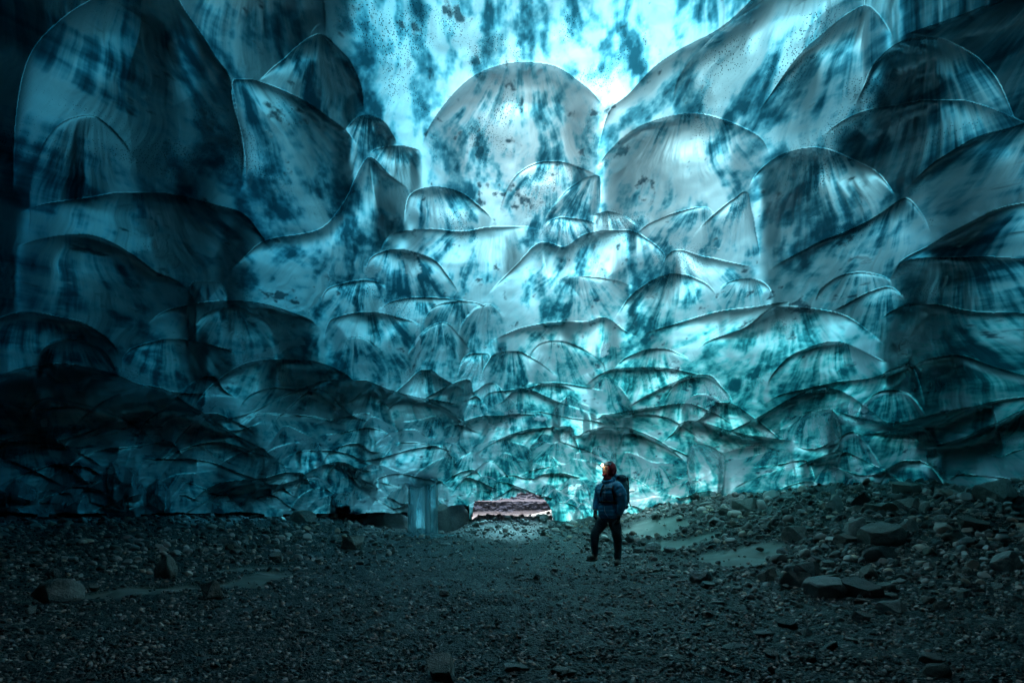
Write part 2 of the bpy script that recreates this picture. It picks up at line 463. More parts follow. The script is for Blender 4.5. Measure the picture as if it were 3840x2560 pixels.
cb = lerp3(MV, [(.18, (.015, .14, .14)), (.36, (.06, .42, .40)), (.52, (.22, .76, .70)), (.68, (.62, .95, .89)), (.85, (.93, .99, .97))])
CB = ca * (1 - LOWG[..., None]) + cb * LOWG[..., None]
ash = fbm(WX / .22 + wa * .5, WQ / .30 + wb * .5, 2, 6)
am = sstep(.34, .62, ash * .70 + DIRT * .40 + .12 * patch + .38 * fz) * .9
CB = CB * (1 - am[..., None]) + np.array([.012, .05, .068]) * am[..., None]
FM = sstep(.42, .60, FROST * .85 + fz * .42) * np.clip(FROST * 3, 0, 1)
CB = CB * (1 - .9 * FM[..., None]) + np.array([.93, .97, 1.0]) * .9 * FM[..., None]
# bright glint lines painted into the colour along some scallop rims
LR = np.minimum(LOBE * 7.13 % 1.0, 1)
rim_glint = sstep(.50, .62, LR) * sstep(.008, .02, RIM) * (1 - sstep(.04, .065, RIM)) * sstep(-.25, .25, fbm(WX / .7, WQ / .7, 5, 3)) * sstep(300, 800, PY)
CB = CB * (1 - .8 * rim_glint[..., None]) + np.array([.96, 1, 1]) * .8 * rim_glint[..., None]
PEP = np.clip(sstep(.0, .55, fbm(WX / .8, WQ / .8, 4, 3) + .5 * DIRT) , 0, 1) * .30

m, nt, out = mat_new("clear_glacier_ice"); N = NT(nt)
mk = N.n("Attribute", attribute_name="marks").outputs["Vector"]
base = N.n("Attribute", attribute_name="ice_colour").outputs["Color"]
geo = N.n("NewGeometry").outputs["Position"]
sp = N.n("SeparateXYZ", i_0=mk)
frost, pepd, streakv = sp.outputs[0], sp.outputs[1], sp.outputs[2]
vor = N.n("TexVoronoi", i_Scale=36.0); N.L(geo, vor.inputs["Vector"])
pep = N.math('LESS_THAN', vor.outputs["Distance"], pepd)
base = N.mix(N.math('MULTIPLY', pep, .85), base, (.01, .035, .05))
fn = N.noise(geo, 14.0, 3, .7)
h = N.math('ADD', N.math('MULTIPLY', streakv, .5), N.math('MULTIPLY', fn, N.math('ADD', .10, N.math('MULTIPLY', frost, 1.2))))
nb2 = N.bump(h, .25, .04)
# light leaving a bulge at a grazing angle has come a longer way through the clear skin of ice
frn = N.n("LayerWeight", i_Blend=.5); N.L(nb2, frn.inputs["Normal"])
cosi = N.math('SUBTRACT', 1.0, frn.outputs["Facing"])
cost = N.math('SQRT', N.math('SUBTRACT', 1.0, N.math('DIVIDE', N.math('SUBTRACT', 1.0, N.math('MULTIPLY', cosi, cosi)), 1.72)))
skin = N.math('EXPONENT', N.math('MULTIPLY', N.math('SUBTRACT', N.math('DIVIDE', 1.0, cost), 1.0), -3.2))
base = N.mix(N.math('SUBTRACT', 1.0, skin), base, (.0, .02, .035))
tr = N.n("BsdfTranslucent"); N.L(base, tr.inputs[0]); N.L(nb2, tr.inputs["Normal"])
df = N.n("BsdfDiffuse"); N.L(N.mix(.45, (0, 0, 0), base), df.inputs[0]); N.L(nb2, df.inputs["Normal"])
ms = N.n("MixShader"); N.L(N.math('ADD', N.math('MULTIPLY', frost, .25), .12), ms.inputs[0]); N.L(tr.outputs[0], ms.inputs[1]); N.L(df.outputs[0], ms.inputs[2])
gl = N.n("BsdfGlossy"); gl.inputs["Color"].default_value = (.9, .97, 1, 1); N.L(nb2, gl.inputs["Normal"])
N.L(N.math('ADD', .07, N.math('MULTIPLY', frost, .3)), gl.inputs["Roughness"])
fr = N.n("Fresnel", i_IOR=1.38); N.L(nb2, fr.inputs["Normal"])
m2 = N.n("MixShader"); N.L(N.math('MULTIPLY', fr.outputs[0], .55), m2.inputs[0]); N.L(ms.outputs[0], m2.inputs[1]); N.L(gl.outputs[0], m2.inputs[2])
N.L(m2.outputs[0], out.inputs[0])
M_ICE = m
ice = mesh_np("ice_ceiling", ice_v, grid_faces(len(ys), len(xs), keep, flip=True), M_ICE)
tag(ice, kind="structure")
def vec_attr(me, name, a, b, c):
    at = me.attributes.new(name, 'FLOAT_VECTOR', 'POINT')
    at.data.foreach_set("vector", np.stack([a, b, c], -1).astype(np.float32).ravel())
vec_attr(ice.data, "marks", FM.ravel(), PEP.ravel(), (streak + .3 * fine).ravel())
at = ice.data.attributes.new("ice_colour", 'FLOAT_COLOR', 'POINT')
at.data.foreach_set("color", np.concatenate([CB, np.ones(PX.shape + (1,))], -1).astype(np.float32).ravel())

# ---- the glacier above: unseen absorbing ice, thickness shaped to set the ceiling's brightness
bx = np.array([0, 150, 300, 450, 600, 750, 900, 1050, 1200, 1350, 1500, 1650, 1800, 1950, 2100, 2352])
by = np.array([-300, 0, 150, 300, 450, 600, 750, 900, 1000, 1100, 1170, 1250])
bt = np.array([
 [.05,.08,.12,.25,.40,.55,.70,.85,.92,.95,.95,.85,.70,.45,.20,.05],
 [.05,.10,.15,.30,.38,.46,.38,.55,.66,.70,.70,.60,.48,.38,.28,.10],
 [.06,.12,.20,.27,.37,.44,.50,.68,.78,.78,.78,.75,.60,.47,.30,.10],
 [.06,.10,.18,.27,.35,.44,.54,.78,.97,.97,.88,.80,.62,.42,.25,.10],
 [.08,.14,.22,.30,.40,.45,.50,.60,.68,.75,.75,.68,.55,.45,.38,.22],
 [.10,.16,.28,.30,.36,.42,.50,.58,.68,.76,.75,.70,.58,.48,.38,.25],
 [.08,.14,.18,.22,.30,.42,.52,.58,.66,.72,.72,.68,.60,.48,.36,.28],
 [.05,.10,.12,.18,.32,.45,.54,.62,.70,.78,.76,.70,.64,.58,.50,.42],
 [.05,.10,.14,.24,.38,.44,.48,.56,.66,.78,.78,.74,.68,.62,.54,.42],
 [.03,.06,.08,.12,.18,.26,.36,.46,.56,.76,.80,.76,.72,.60,.48,.28],
 [.02,.03,.05,.05,.05,.06,.14,.20,.30,.60,.66,.62,.56,.46,.30,.14],
 [.02,.02,.02,.02,.02,.02,.03,.05,.06,.15,.20,.20,.20,.15,.10,.05]])
ci = np.concatenate([np.arange(0, len(xs) - 1, 3), [len(xs) - 1]]); ri = np.concatenate([np.arange(0, len(ys) - 1, 3), [len(ys) - 1]])
GX, GY = PX[np.ix_(ri, ci)], PY[np.ix_(ri, ci)]
def table(X, Y):
    xi = np.interp(np.clip(X, 0, 2352), bx, np.arange(len(bx))); yi = np.interp(np.clip(Y, -300, 1250), by, np.arange(len(by)))
    x0 = np.minimum(xi.astype(int), len(bx) - 2); y0 = np.minimum(yi.astype(int), len(by) - 2)
    fx = xi - x0; fy = yi - y0
    return (bt[y0, x0] * (1 - fx) + bt[y0, x0 + 1] * fx) * (1 - fy) + (bt[y0 + 1, x0] * (1 - fx) + bt[y0 + 1, x0 + 1] * fx) * fy
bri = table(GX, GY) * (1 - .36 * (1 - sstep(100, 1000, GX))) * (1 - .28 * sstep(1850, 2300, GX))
bri = np.maximum(bri, 1.0 * np.exp(-((GX - 972) / 80) ** 2 - ((GY - 1150) / 110) ** 2))  # thinned here to make the column glow from behind
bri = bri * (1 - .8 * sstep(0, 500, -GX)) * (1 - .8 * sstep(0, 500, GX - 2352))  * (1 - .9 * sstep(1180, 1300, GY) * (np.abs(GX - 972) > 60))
bri = np.clip(np.where(GY < -280, bri * 1.5, bri * .93), .02, np.where(GY < -280, .995, .92))  # off-frame ice thinned to send more daylight to the floor
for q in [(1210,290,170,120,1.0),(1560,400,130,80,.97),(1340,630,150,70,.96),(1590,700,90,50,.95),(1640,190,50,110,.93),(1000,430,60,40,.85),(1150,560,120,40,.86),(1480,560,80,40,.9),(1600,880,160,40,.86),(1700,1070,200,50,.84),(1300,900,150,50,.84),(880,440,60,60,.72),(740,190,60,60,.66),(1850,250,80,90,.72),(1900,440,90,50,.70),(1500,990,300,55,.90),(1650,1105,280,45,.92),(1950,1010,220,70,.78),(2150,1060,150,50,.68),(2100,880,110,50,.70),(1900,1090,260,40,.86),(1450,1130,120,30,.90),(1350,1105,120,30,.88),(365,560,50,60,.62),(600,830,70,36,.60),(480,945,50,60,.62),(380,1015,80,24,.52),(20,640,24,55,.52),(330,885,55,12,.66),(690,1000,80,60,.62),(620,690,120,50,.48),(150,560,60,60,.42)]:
    gq = np.exp(-((GX - q[0]) / q[2]) ** 2 - ((GY - q[1]) / q[3]) ** 2)      # ice thinned on purpose so these spots look brighter
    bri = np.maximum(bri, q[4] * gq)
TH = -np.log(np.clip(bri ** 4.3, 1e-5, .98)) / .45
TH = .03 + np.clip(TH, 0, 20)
din = ice_depth(GX, GY) * 1.04 + .15
def dirs(px, py, d): return np.stack([(px - CX) / F * d, d, CAMZ + (HY - py) / F * d], -1)
vin = dirs(GX, GY, din)
vsm = dirs(GX, GY, ice_depth(GX, GY) * 1.03 + .2)
nrm = vin - np.array([0, 0, CAMZ]); nrm /= np.linalg.norm(nrm, axis=-1, keepdims=True)
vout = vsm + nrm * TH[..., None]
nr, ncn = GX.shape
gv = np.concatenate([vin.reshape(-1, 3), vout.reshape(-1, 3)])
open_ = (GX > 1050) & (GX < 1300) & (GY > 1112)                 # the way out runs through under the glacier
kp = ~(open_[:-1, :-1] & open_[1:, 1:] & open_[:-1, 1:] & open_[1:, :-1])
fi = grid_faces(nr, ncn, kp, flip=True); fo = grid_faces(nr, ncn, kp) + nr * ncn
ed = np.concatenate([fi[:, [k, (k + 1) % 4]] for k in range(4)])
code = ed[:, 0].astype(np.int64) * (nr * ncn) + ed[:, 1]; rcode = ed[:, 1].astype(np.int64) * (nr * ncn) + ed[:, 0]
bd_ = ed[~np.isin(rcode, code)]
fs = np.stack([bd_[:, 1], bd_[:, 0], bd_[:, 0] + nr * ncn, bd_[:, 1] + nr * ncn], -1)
m, nt, out = mat_new("light_absorbing_ice"); N = NT(nt)
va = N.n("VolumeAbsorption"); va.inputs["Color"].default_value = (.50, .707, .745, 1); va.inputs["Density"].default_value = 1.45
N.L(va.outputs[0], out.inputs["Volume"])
glac = mesh_np("light_shaping_glacier", gv, [fi, fo, fs], m)
tag(glac, kind="structure")

# ---- dark ice that closes the cave behind and beside the camera
aa = np.linspace(-math.pi, math.pi, 145); ee = np.concatenate([np.linspace(-.35, 1.35, 52), [math.pi / 2 - .01]])
AA, EE = np.meshgrid(aa, ee)
dxv, dyv, dzv = np.cos(EE) * np.sin(AA), np.cos(EE) * np.cos(AA), np.sin(EE)
front = dyv > .05
uu = np.where(front, dxv / np.maximum(dyv, .05), 9); vv = np.where(front, dzv / np.maximum(dyv, .05), 9)
UM0, UM1, VM = (-600 - CX) / F, (2950 - CX) / F, (HY + 800) / F
inwin = front & (uu > UM0 + .10) & (uu < UM1 - .10) & (vv < VM - .10)
uc = np.clip(uu, UM0, UM1); vc = np.clip(vv, -.4, VM)
pd = ice_depth(uc * F + CX, HY - vc * F)
rad = pd * np.sqrt(uc ** 2 + 1 + vc ** 2) + .12
rad = np.where(front & (uu > UM0 - .6) & (uu < UM1 + .6) & (vv < VM + .6), rad, 10.0)
rad = np.clip(rad, 2.0, 17)
lo = np.stack([dxv * rad, dyv * rad, CAMZ + dzv * rad], -1)
lo += np.stack([dxv, dyv, dzv], -1) * (np.abs(fbm(AA * 3, EE * 4, 3, 3)) * .5)[..., None]
kf = ~(inwin[:-1, :-1] & inwin[1:, 1:] & inwin[:-1, 1:] & inwin[1:, :-1])
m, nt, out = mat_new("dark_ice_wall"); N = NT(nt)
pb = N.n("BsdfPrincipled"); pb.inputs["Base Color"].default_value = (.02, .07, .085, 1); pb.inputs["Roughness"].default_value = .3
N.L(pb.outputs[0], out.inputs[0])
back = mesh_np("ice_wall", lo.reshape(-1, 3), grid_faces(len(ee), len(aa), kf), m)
tag(back, kind="structure")

# added opaque skirts, out of view, stopping daylight leaking past the ceiling's edges
def skirt(PXs, PYs):
    d0 = ice_depth(PXs, PYs)
    a_ = dirs(PXs, PYs, d0 * .97)
    dr = a_ - np.array([0, 0, CAMZ]); ln_ = np.linalg.norm(dr, axis=-1, keepdims=True)
    b_ = a_ + dr / ln_ * 22.0
    return np.concatenate([a_, b_]), grid_faces(2, len(PXs))
pxs = np.concatenate([np.full(60, -594.0), np.linspace(-594, 2940, 120), np.full(60, 2940.0)])
pys = np.concatenate([np.linspace(1515, -792, 60), np.full(120, -792.0), np.linspace(-792, 1515, 60)])
v_, f_ = skirt(pxs, pys)
sk = mesh_np("light_seal", v_, f_, bpy.data.materials["dark_ice_wall"])
tag(sk, kind="structure")

# dark hollow under the overhanging lip on the left
lx = np.linspace(-600, 1076, 240)
rows2 = []
for (yy, dd) in ((1150, -.1), (1160, .6), (1166, 1.6), (1176, 2.6), (1230, 3.0), (1420, 3.0)):
    yv = np.full_like(lx, yy) + 3 * fbm(lx / 40, lx * 0 + yy, 3, 3)
    d_ = ice_depth(lx, yv) * 1.0 + dd + .3 * fbm(lx / 50, lx * 0 + yy / 30, 5, 3)
    rows2.append(dirs(lx, yv, d_))
solid = np.tile(~((lx[:-1] > 942) & (lx[1:] < 1006)), (len(rows2) - 1, 1))      # gap lets daylight reach the ice strip that backlights the column
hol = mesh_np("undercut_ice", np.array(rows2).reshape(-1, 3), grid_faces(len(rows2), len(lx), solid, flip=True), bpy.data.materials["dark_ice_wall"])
tag(hol, kind="structure")
# ================================================================== the ground
def ground_z(x, y):
    x = np.asarray(x, float); y = np.asarray(y, float)
    left = .44 * sstep(7.6, 14.5, y + .42 * np.maximum(-x - 4.0, 0)) * sstep(2.2, 5.2, -x - .12 * (y - 9))
    left = left + .16 * sstep(5.5, 9, -x) * sstep(3, 8, y)
    right = 1.72 * sstep(2.3, 11.0, x + .34 * (y - 8)) * sstep(3.0, 8.5, y)
    midr = .62 * sstep(10.5, 16.5, y) * sstep(1.0, 3.2, x - .05 * y)
    sill = .40 * sstep(12.5, 16.4, y) * sstep(-2.0, -1.0, x)
    z = left + np.maximum(np.maximum(right, midr), sill)
    far = sstep(17.5, 34, y)
    z = z * (1 - far) - 1.05 * far
    nf = (1 - .8 * far)
    z = z + nf * (.10 * fbm(x / 2.6, y / 2.6, 1, 3) + .035 * fbm(x / .55, y / .55, 4, 3))
    # smooth sand hollows
    return z
def hit_ground(px, py, d0=1.5, d1=40):
    """world point where the picture ray (px, py) meets the ground"""
    d = np.linspace(d0, d1, 1600)
    z = CAMZ + (HY - py) / F * d; x = (px - CX) / F * d
    k = np.argmax(z <= ground_z(x, d))
    if z[k] > ground_z(x[k], d[k]): k = len(d) - 1
    return float(x[k]), float(d[k]), float(ground_z(x[k], d[k]))

SAND = [  # centre (picture), half sizes in metres, turn
    ((440,1345), 1.6, .55, .55), ((590,1305), .7, .42, .5), ((1560,1243), .95, .62, -.30), ((1695,1275), .78, .62, 0.1), ((1490,1215), .7, .7, -.2)]
def sand_mask(x, y):
    m = np.zeros(np.shape(x))
    wx = x + .8 * fbm(x / .8, y / .8, 2, 6); wy = y + .8 * fbm(x / .8 + 5, y / .8, 5, 6)
    for (p, a, b, t) in SAND:
        cx, cy, _ = hit_ground(*p)
        c, s = math.cos(t), math.sin(t)
        X, Y = wx - cx, wy - cy
        r = np.hypot((X * c + Y * s) / a, (-X * s + Y * c) / b)
        m = np.maximum(m, 1 - sstep(.72, 1.1, r))
    return m
an = np.concatenate([np.linspace(-180, -60, 40, endpoint=False), np.linspace(-60, 60, 900, endpoint=False), np.linspace(60, 180, 41)])
rad_ = np.concatenate([[.02, .5, 1.0], 1.15 / np.linspace(.62, .045, 620), np.geomspace(26.5, 1500, 40)])
AN, RR = np.meshgrid(np.radians(an), rad_)
gx_, gy_ = np.sin(AN) * RR, np.cos(AN) * RR
gz_ = ground_z(gx_, gy_)
sm = np.maximum(sand_mask(gx_, gy_), .3 * sstep(19, 30, RR))
near = np.clip(1 - RR / 30, 0, 1)
rough = .03 * fbm(gx_ / .16, gy_ / .16, 0, 4) + .018 * np.abs(fbm(gx_ / .05, gy_ / .05, 3, 2))
gz_ = gz_ + near * rough * (1 - sm) * 1.2 - .03 * sm + .07 * sm * near * fbm(gx_ / .8 + 3, gy_ / .5, 6, 3)
m, nt, out = mat_new("dark_gravel_ground"); N = NT(nt)
geo = N.n("NewGeometry").outputs["Position"]
sa = N.n("Attribute", attribute_name="sand").outputs["Fac"]
v1 = N.n("TexVoronoi", i_Scale=34.0); N.L(geo, v1.inputs["Vector"])
v2 = N.n("TexVoronoi", i_Scale=80.0); N.L(geo, v2.inputs["Vector"])
n1 = N.noise(geo, 1.3, 6, .65); n2 = N.noise(geo, 22.0, 6, .7)
pc = N.ramp(N.mix(.5, v1.outputs["Color"], v2.outputs["Color"]), [(.2, (.036, .029, .028)), (.5, (.072, .058, .055)), (.75, (.17, .135, .125)), (1, (.36, .29, .27))])
gc = N.mix(N.math('MULTIPLY', n2, .8), (.03, .03, .034), pc)
gc = N.mix(N.ramp(n1, [(.35, .5), (.65, 0)]), gc, (.03, .03, .033))
sc_c = N.mix(n2, (.20, .18, .155), (.29, .262, .23))
N.L(N.mix(sa, gc, sc_c), (pbs := N.n("BsdfPrincipled")).inputs["Base Color"])
N.L(N.ramp(n1, [(.3, .32), (.7, .6)]), pbs.inputs["Roughness"])
hh = N.math('ADD', N.math('MULTIPLY', v1.outputs["Distance"], .6), N.math('ADD', N.math('MULTIPLY', v2.outputs["Distance"], .35), N.math('MULTIPLY', n2, .35)))
hs = N.math('MULTIPLY', hh, N.math('SUBTRACT', 1.03, sa))
N.L(N.bump(hs, .9, .035), pbs.inputs["Normal"])
N.L(pbs.outputs[0], out.inputs[0])
M_GROUND = m
ground = mesh_np("ground", np.stack([gx_, gy_, gz_], -1).reshape(-1, 3), grid_faces(len(rad_), len(an)), M_GROUND)
at = ground.data.attributes.new("sand", 'FLOAT', 'POINT'); at.data.foreach_set("value", sm.astype(np.float32).ravel())
tag(ground, kind="structure")
# ================================================================== rocks and gravel
def ico(level):
    t = (1 + 5 ** .5) / 2
    v = [(-1,t,0),(1,t,0),(-1,-t,0),(1,-t,0),(0,-1,t),(0,1,t),(0,-1,-t),(0,1,-t),(t,0,-1),(t,0,1),(-t,0,-1),(-t,0,1)]
    f = [(0,11,5),(0,5,1),(0,1,7),(0,7,10),(0,10,11),(1,5,9),(5,11,4),(11,10,2),(10,7,6),(7,1,8),(3,9,4),(3,4,2),(3,2,6),(3,6,8),(3,8,9),(4,9,5),(2,4,11),(6,2,10),(8,6,7),(9,8,1)]
    v = [np.array(p, float) / np.linalg.norm(p) for p in v]
    for _ in range(level):
        mid = {}; nf = []
        def m(a, b):
            k = (min(a, b), max(a, b))
            if k not in mid:
                p = v[a] + v[b]; v.append(p / np.linalg.norm(p)); mid[k] = len(v) - 1
            return mid[k]
        for a, b, c in f:
            x, y, z = m(a, b), m(b, c), m(c, a)
            nf += [(a, x, z), (b, y, x), (c, z, y), (x, y, z)]
        f = nf
    return np.array(v), np.array(f)
ICO = [ico(i) for i in range(5)]
def rock_shape(level, R, cuts=9, flat=1.0, rough=.05, lo=.45, hi=.85):
    v = ICO[level][0].copy()
    for _ in range(cuts):
        n = R.normal(size=3); n /= np.linalg.norm(n)
        d = R.uniform(lo, hi)
        t = v @ n - d
        v = v - np.outer(np.clip(t, 0, None), n) * .96
    v *= np.array([1, R.uniform(.65, .95), flat])
    if level >= 2:
        s = R.uniform(0, 50)
        nz = fbm(v[:, 0] * 1.9 + s, v[:, 1] * 1.9 + v[:, 2] * 2.3, 1, 4) + fbm(v[:, 2] * 2.1 + s, v[:, 0] * 1.7 - v[:, 1], 4, 4)
        v = v * (1 + rough * nz)[:, None]
    return v
m, nt, out = mat_new("basalt_rock"); N = NT(nt)
tc = N.n("TexCoord").outputs["Object"]; oi = N.n("ObjectInfo")
n1 = N.noise(tc, 2.2, 6, .68); n2 = N.noise(tc, 13.0, 5, .7)
rc = N.ramp(N.math('ADD', N.math('MULTIPLY', n1, .6), N.math('MULTIPLY', n2, .4)), [(.3, (.16, .14, .138)), (.5, (.33, .287, .275)), (.7, (.52, .455, .43))])
tint = N.ramp(oi.outputs["Random"], [(0, (.45, .45, .47)), (.3, (1.0, .97, .93)), (.6, (.75, .68, .62)), (.85, (1.3, 1.3, 1.28)), (1, (.7, .8, .8))])
pbs = N.n("BsdfPrincipled"); N.L(N.mix(1.0, rc, tint, 'MULTIPLY'), pbs.inputs["Base Color"])
N.L(N.ramp(n1, [(.3, .34), (.7, .6)]), pbs.inputs["Roughness"])
N.L(N.bump(N.math('ADD', n1, N.math('MULTIPLY', n2, .5)), .7, .05), pbs.inputs["Normal"])
N.L(pbs.outputs[0], out.inputs[0]); M_ROCK = m

RR_ = np.random.RandomState(3)
ROCK_ME = {}
def rock_mesh(kind, k):
    key = (kind, k)
    if key not in ROCK_ME:
        R = np.random.RandomState(100 + k + 37 * len(kind))
        if kind == 'block': v = rock_shape(3, R, 12, .72, .05, .42, .75)
        elif kind == 'round': v = rock_shape(3, R, 8, .72, .10, .62, .9)
        elif kind == 'slab': v = rock_shape(3, R, 10, .30, .05, .45, .8)
        elif kind == 'tall': v = rock_shape(3, R, 7, 1.0, .05, .6, .85) * np.array([.72, .7, 1.15])
        else: v = rock_shape(3, R, 12, 1.0, .06, .36, .7)
        v = v / np.abs(v[:, 0]).max()
        me = mesh_np("rock", v, ICO[3][1], M_ROCK, link=False, smooth=True)
        me.update()
        try: me.set_sharp_from_angle(angle=math.radians(24))
        except Exception: pass
        ROCK_ME[key] = me
    return ROCK_ME[key]
n_rock = 0
def put_rock(x, y, z, r, kind, label, group=None, k=None, rot=None, name="rock"):
    global n_rock
    me = rock_mesh(kind, (n_rock * 7) % 5 if k is None else k)
    o = bpy.data.objects.new(name, me); COL.objects.link(o)
    o.location = (x, y, z); o.scale = (r, r, r)
    o.rotation_euler = rot or (RR_.uniform(-.25, .25), RR_.uniform(-.25, .25), RR_.uniform(0, 6.28))
    tag(o, label, "rock" if name == "rock" else "boulder", group); n_rock += 1
    return o
KEEP_OUT = []
def hero(px, py, w, kind, label, dark=None, k=None, name="boulder", sink=.25, dy=0):
    """rock whose foot is at picture point (px, py), w wide in the picture"""
    x, y, z = hit_ground(px, py)
    r = .5 * w / F * y
    hz = {'block': .6, 'round': .65, 'slab': .28, 'tall': 1.1, 'wedge': .85}[kind]
    put_rock(x, y + r * .5 + dy, z + r * hz * (1 - 2 * sink), r, kind, label, None, k, (RR_.uniform(-.12, .12), RR_.uniform(-.12, .12), RR_.uniform(-.5, .5)), name)
    KEEP_OUT.append((x, y + r * .5 + dy, r))
HERO = [
 (2085,1132,62,'block','big black angular block, topmost rock on the right bank against the ice'),
 (1995,1158,64,'block','dark angular boulder at the ice edge, left of the topmost black block'),
 (1924,1172,40,'wedge','dark pointed boulder at the ice edge with the pale pebble slope below it'),
 (1976,1238,50,'tall','tall upright rounded boulder standing on the right bank'),
 (1946,1252,46,'wedge','brownish wedge boulder leaning at the left foot of the tall upright boulder'),
 (2042,1252,96,'round','wide smooth grey boulder right of the tall upright boulder, resting on another'),
 (2034,1290,74,'round','smooth grey boulder lying directly below the wide one on the right bank'),
 (2094,1222,52,'block','squarish dark boulder just above and right of the wide smooth boulder'),
 (2097,1170,46,'block','grey cubic boulder directly beneath the topmost black block'),
 (2018,1178,56,'block','grey faceted boulder between the black block and the tall upright boulder'),
 (2243,1222,76,'block','large dim cracked boulder on the upper right bank near the picture edge'),
 (2198,1244,46,'round','round dim boulder touching the lower left of the large cracked boulder'),
 (2331,1310,74,'block','dark boulder cut by the right picture edge, on the slope'),
 (2307,1150,64,'wedge','dark leaning boulder at the far right top of the bank against the ice'),
 (1909,1375,102,'round','long smooth rounded boulder in front of the right hand heap'),
 (1988,1374,92,'block','big nearly black boulder behind the long smooth one in the right heap'),
 (1838,1352,72,'wedge','angular blue grey boulder with a split face at the left end of the right heap'),
 (1770,1335,48,'block','dark rough boulder at the leftmost end of the right heap by the sand'),
 (1866,1326,46,'wedge','leaning grey boulder standing behind the split faced boulder'),
 (1880,1292,34,'block','brown square rock perched on top of the right heap'),
 (1906,1302,30,'round','round grey rock beside the perched brown one on the right heap'),
 (1911,1334,66,'slab','flat light slab lying on the right heap above the long smooth boulder'),
 (2006,1326,44,'block','grey block at the back right of the heap, below the wide smooth boulders'),
 (2062,1410,52,'block','solitary dark block on the gravel right of the heap'),
 (1986,1428,40,'wedge','black sharp wedge on the gravel below the heap'),
 (2042,1358,38,'round','small rounded boulder at the right end of the heap'),
 (2247,1362,52,'slab','low dark boulder on the right slope, halfway down'),
 (2203,1310,28,'round','pale rounded rock on the right slope above the low dark boulder'),
 (1722,1172,52,'block','black flat topped boulder at the ice edge right of the hiker'),
 (1676,1182,42,'block','grey tilted block in front of the ice edge right of the hiker'),
 (1632,1160,46,'slab','dark low rock under the ice edge, first to the right of the hiker'),
 (1921,1492,40,'block','dark block with a squared top on the near right gravel'),
 (1696,1496,64,'slab','pale rounded slab half buried in the near gravel right of centre'),
 (2166,1562,62,'round','dark rounded boulder at the bottom right of the picture'),
 (2148,1530,56,'round','dim rounded boulder just behind the one at the bottom right'),
 (1810,1446,46,'block','flat topped grey rock on the near gravel, left of the squared block'),
 (1763,1464,54,'slab','long low stone on the near gravel left of the flat topped rock'),
 (1632,1438,38,'slab','flat angular dark slab on the gravel right of centre'),
 (1615,1338,56,'round','low dark hump of stone on the gravel in front of the pale sand'),
 (1628,1350,36,'block','small grey block in front of the low dark hump'),
 (1655,1390,48,'slab','flat grey rock on the gravel below the low dark hump'),
 (1454,1246,42,'block','angular boulder right behind the hiker at the edge of the sand'),
 (1478,1250,26,'block','square light rock beside the boulder behind the hiker'),
 (1503,1266,42,'round','pale blue rounded rock at the front edge of the sand by the hiker'),
 (1538,1268,28,'round','small pale rock right of the pale blue one at the front of the sand'),
 (1468,1269,24,'round','small pale blue rock just right of the hiker boots'),
 (806,1262,58,'wedge','grey faceted boulder on the left of the frozen column'),
 (1022,1252,30,'slab','light flat stone in front of the frozen column'),
 (1021,1370,28,'round','brownish round topped stone alone on the middle gravel'),
 (1187,1286,18,'block','small dark block on the bright gravel left of the hiker'),
 (1274,1311,16,'block','black small stone on the gravel in front left of the hiker'),
 (1234,1332,20,'wedge','black jagged stone on the gravel, below the small dark block'),
 (1298,1347,26,'slab','dark low stone on the middle gravel below the hiker front boot'),
 (1184,1544,68,'slab','long pale ridge stone at the bottom centre of the picture'),
 (1296,1552,62,'slab','pale creased slab at the bottom centre, right of the ridge stone'),
 (1010,1566,104,'block','large black rock cut by the bottom picture edge left of centre'),
 (690,1200,60,'round','rounded boulder wedged under the ice edge on the left'),
 (373,1328,50,'tall','rough upright boulder at the foot of the left bank beside the sand'),
 (480,1376,54,'wedge','dark pyramid shaped rock standing alone on the left sand'),
 (677,1324,17,'block','small pale cube stone on the gravel right of the left sand'),
 (632,1288,36,'round','low smooth boulder at the upper tip of the left sand'),
 (538,1272,28,'block','grey square rock in the rubble on the left bank'),
 (111,1386,104,'round','huge dim boulder at the far left of the picture'),
 (114,1326,38,'round','round dim rock on top of the huge boulder at the far left'),
 (208,1358,30,'wedge','pointed dim rock right of the huge boulder at the far left'),
 (64,1410,28,'wedge','dim wedge rock in front of the huge boulder at the far left'),
 (114,1410,36,'slab','low dim rock at the front right foot of the huge left boulder'),
 (312,1436,26,'block','dark block on the gravel below the left sand'),
 (702,1456,40,'slab','light grey flat stone on the near left gravel'),
 (202,1566,34,'wedge','dark wedge stone at the bottom left edge of the picture'),
 (175,1330,26,'block','square dim rock on the left bank between the big ones'),
 (1244,1196,34,'round','black round boulder on the sill of the way out, right side'),
 (1200,1204,17,'round','pale green round stone just inside the way out'),
 (1093,1208,21,'round','dim round rock at the left corner of the way out'),
 (1308,1214,24,'round','smooth pale stone right of the way out on the cave floor'),
 (1167,1194,20,'round','small dark stone in the middle of the sill of the way out'),
]
for i, (px, py, w, kd, lb) in enumerate(HERO): hero(px, py, w, kd, lb, k=i % 5)
# the two earth covered boulders in the dark recess either side of the column
def deep_rock(px, py, d, w, hgt, label):
    x = (px - CX) / F * d; z = CAMZ + (HY - py) / F * d; r = .5 * w / F * d
    o = put_rock(x, d, z + .3 * r, r, 'round', label, None, 2, (0, .1, .3), "boulder"); o.scale = (r, r * .8, r * hgt)
    KEEP_OUT.append((x, d, r))
deep_rock(893, 1226, 16.3, 120, .8, "brown earth covered boulder in the dark left of the frozen column")
deep_rock(1036, 1212, 16.2, 100, 1.25, "greenish earth covered boulder right of the frozen column")

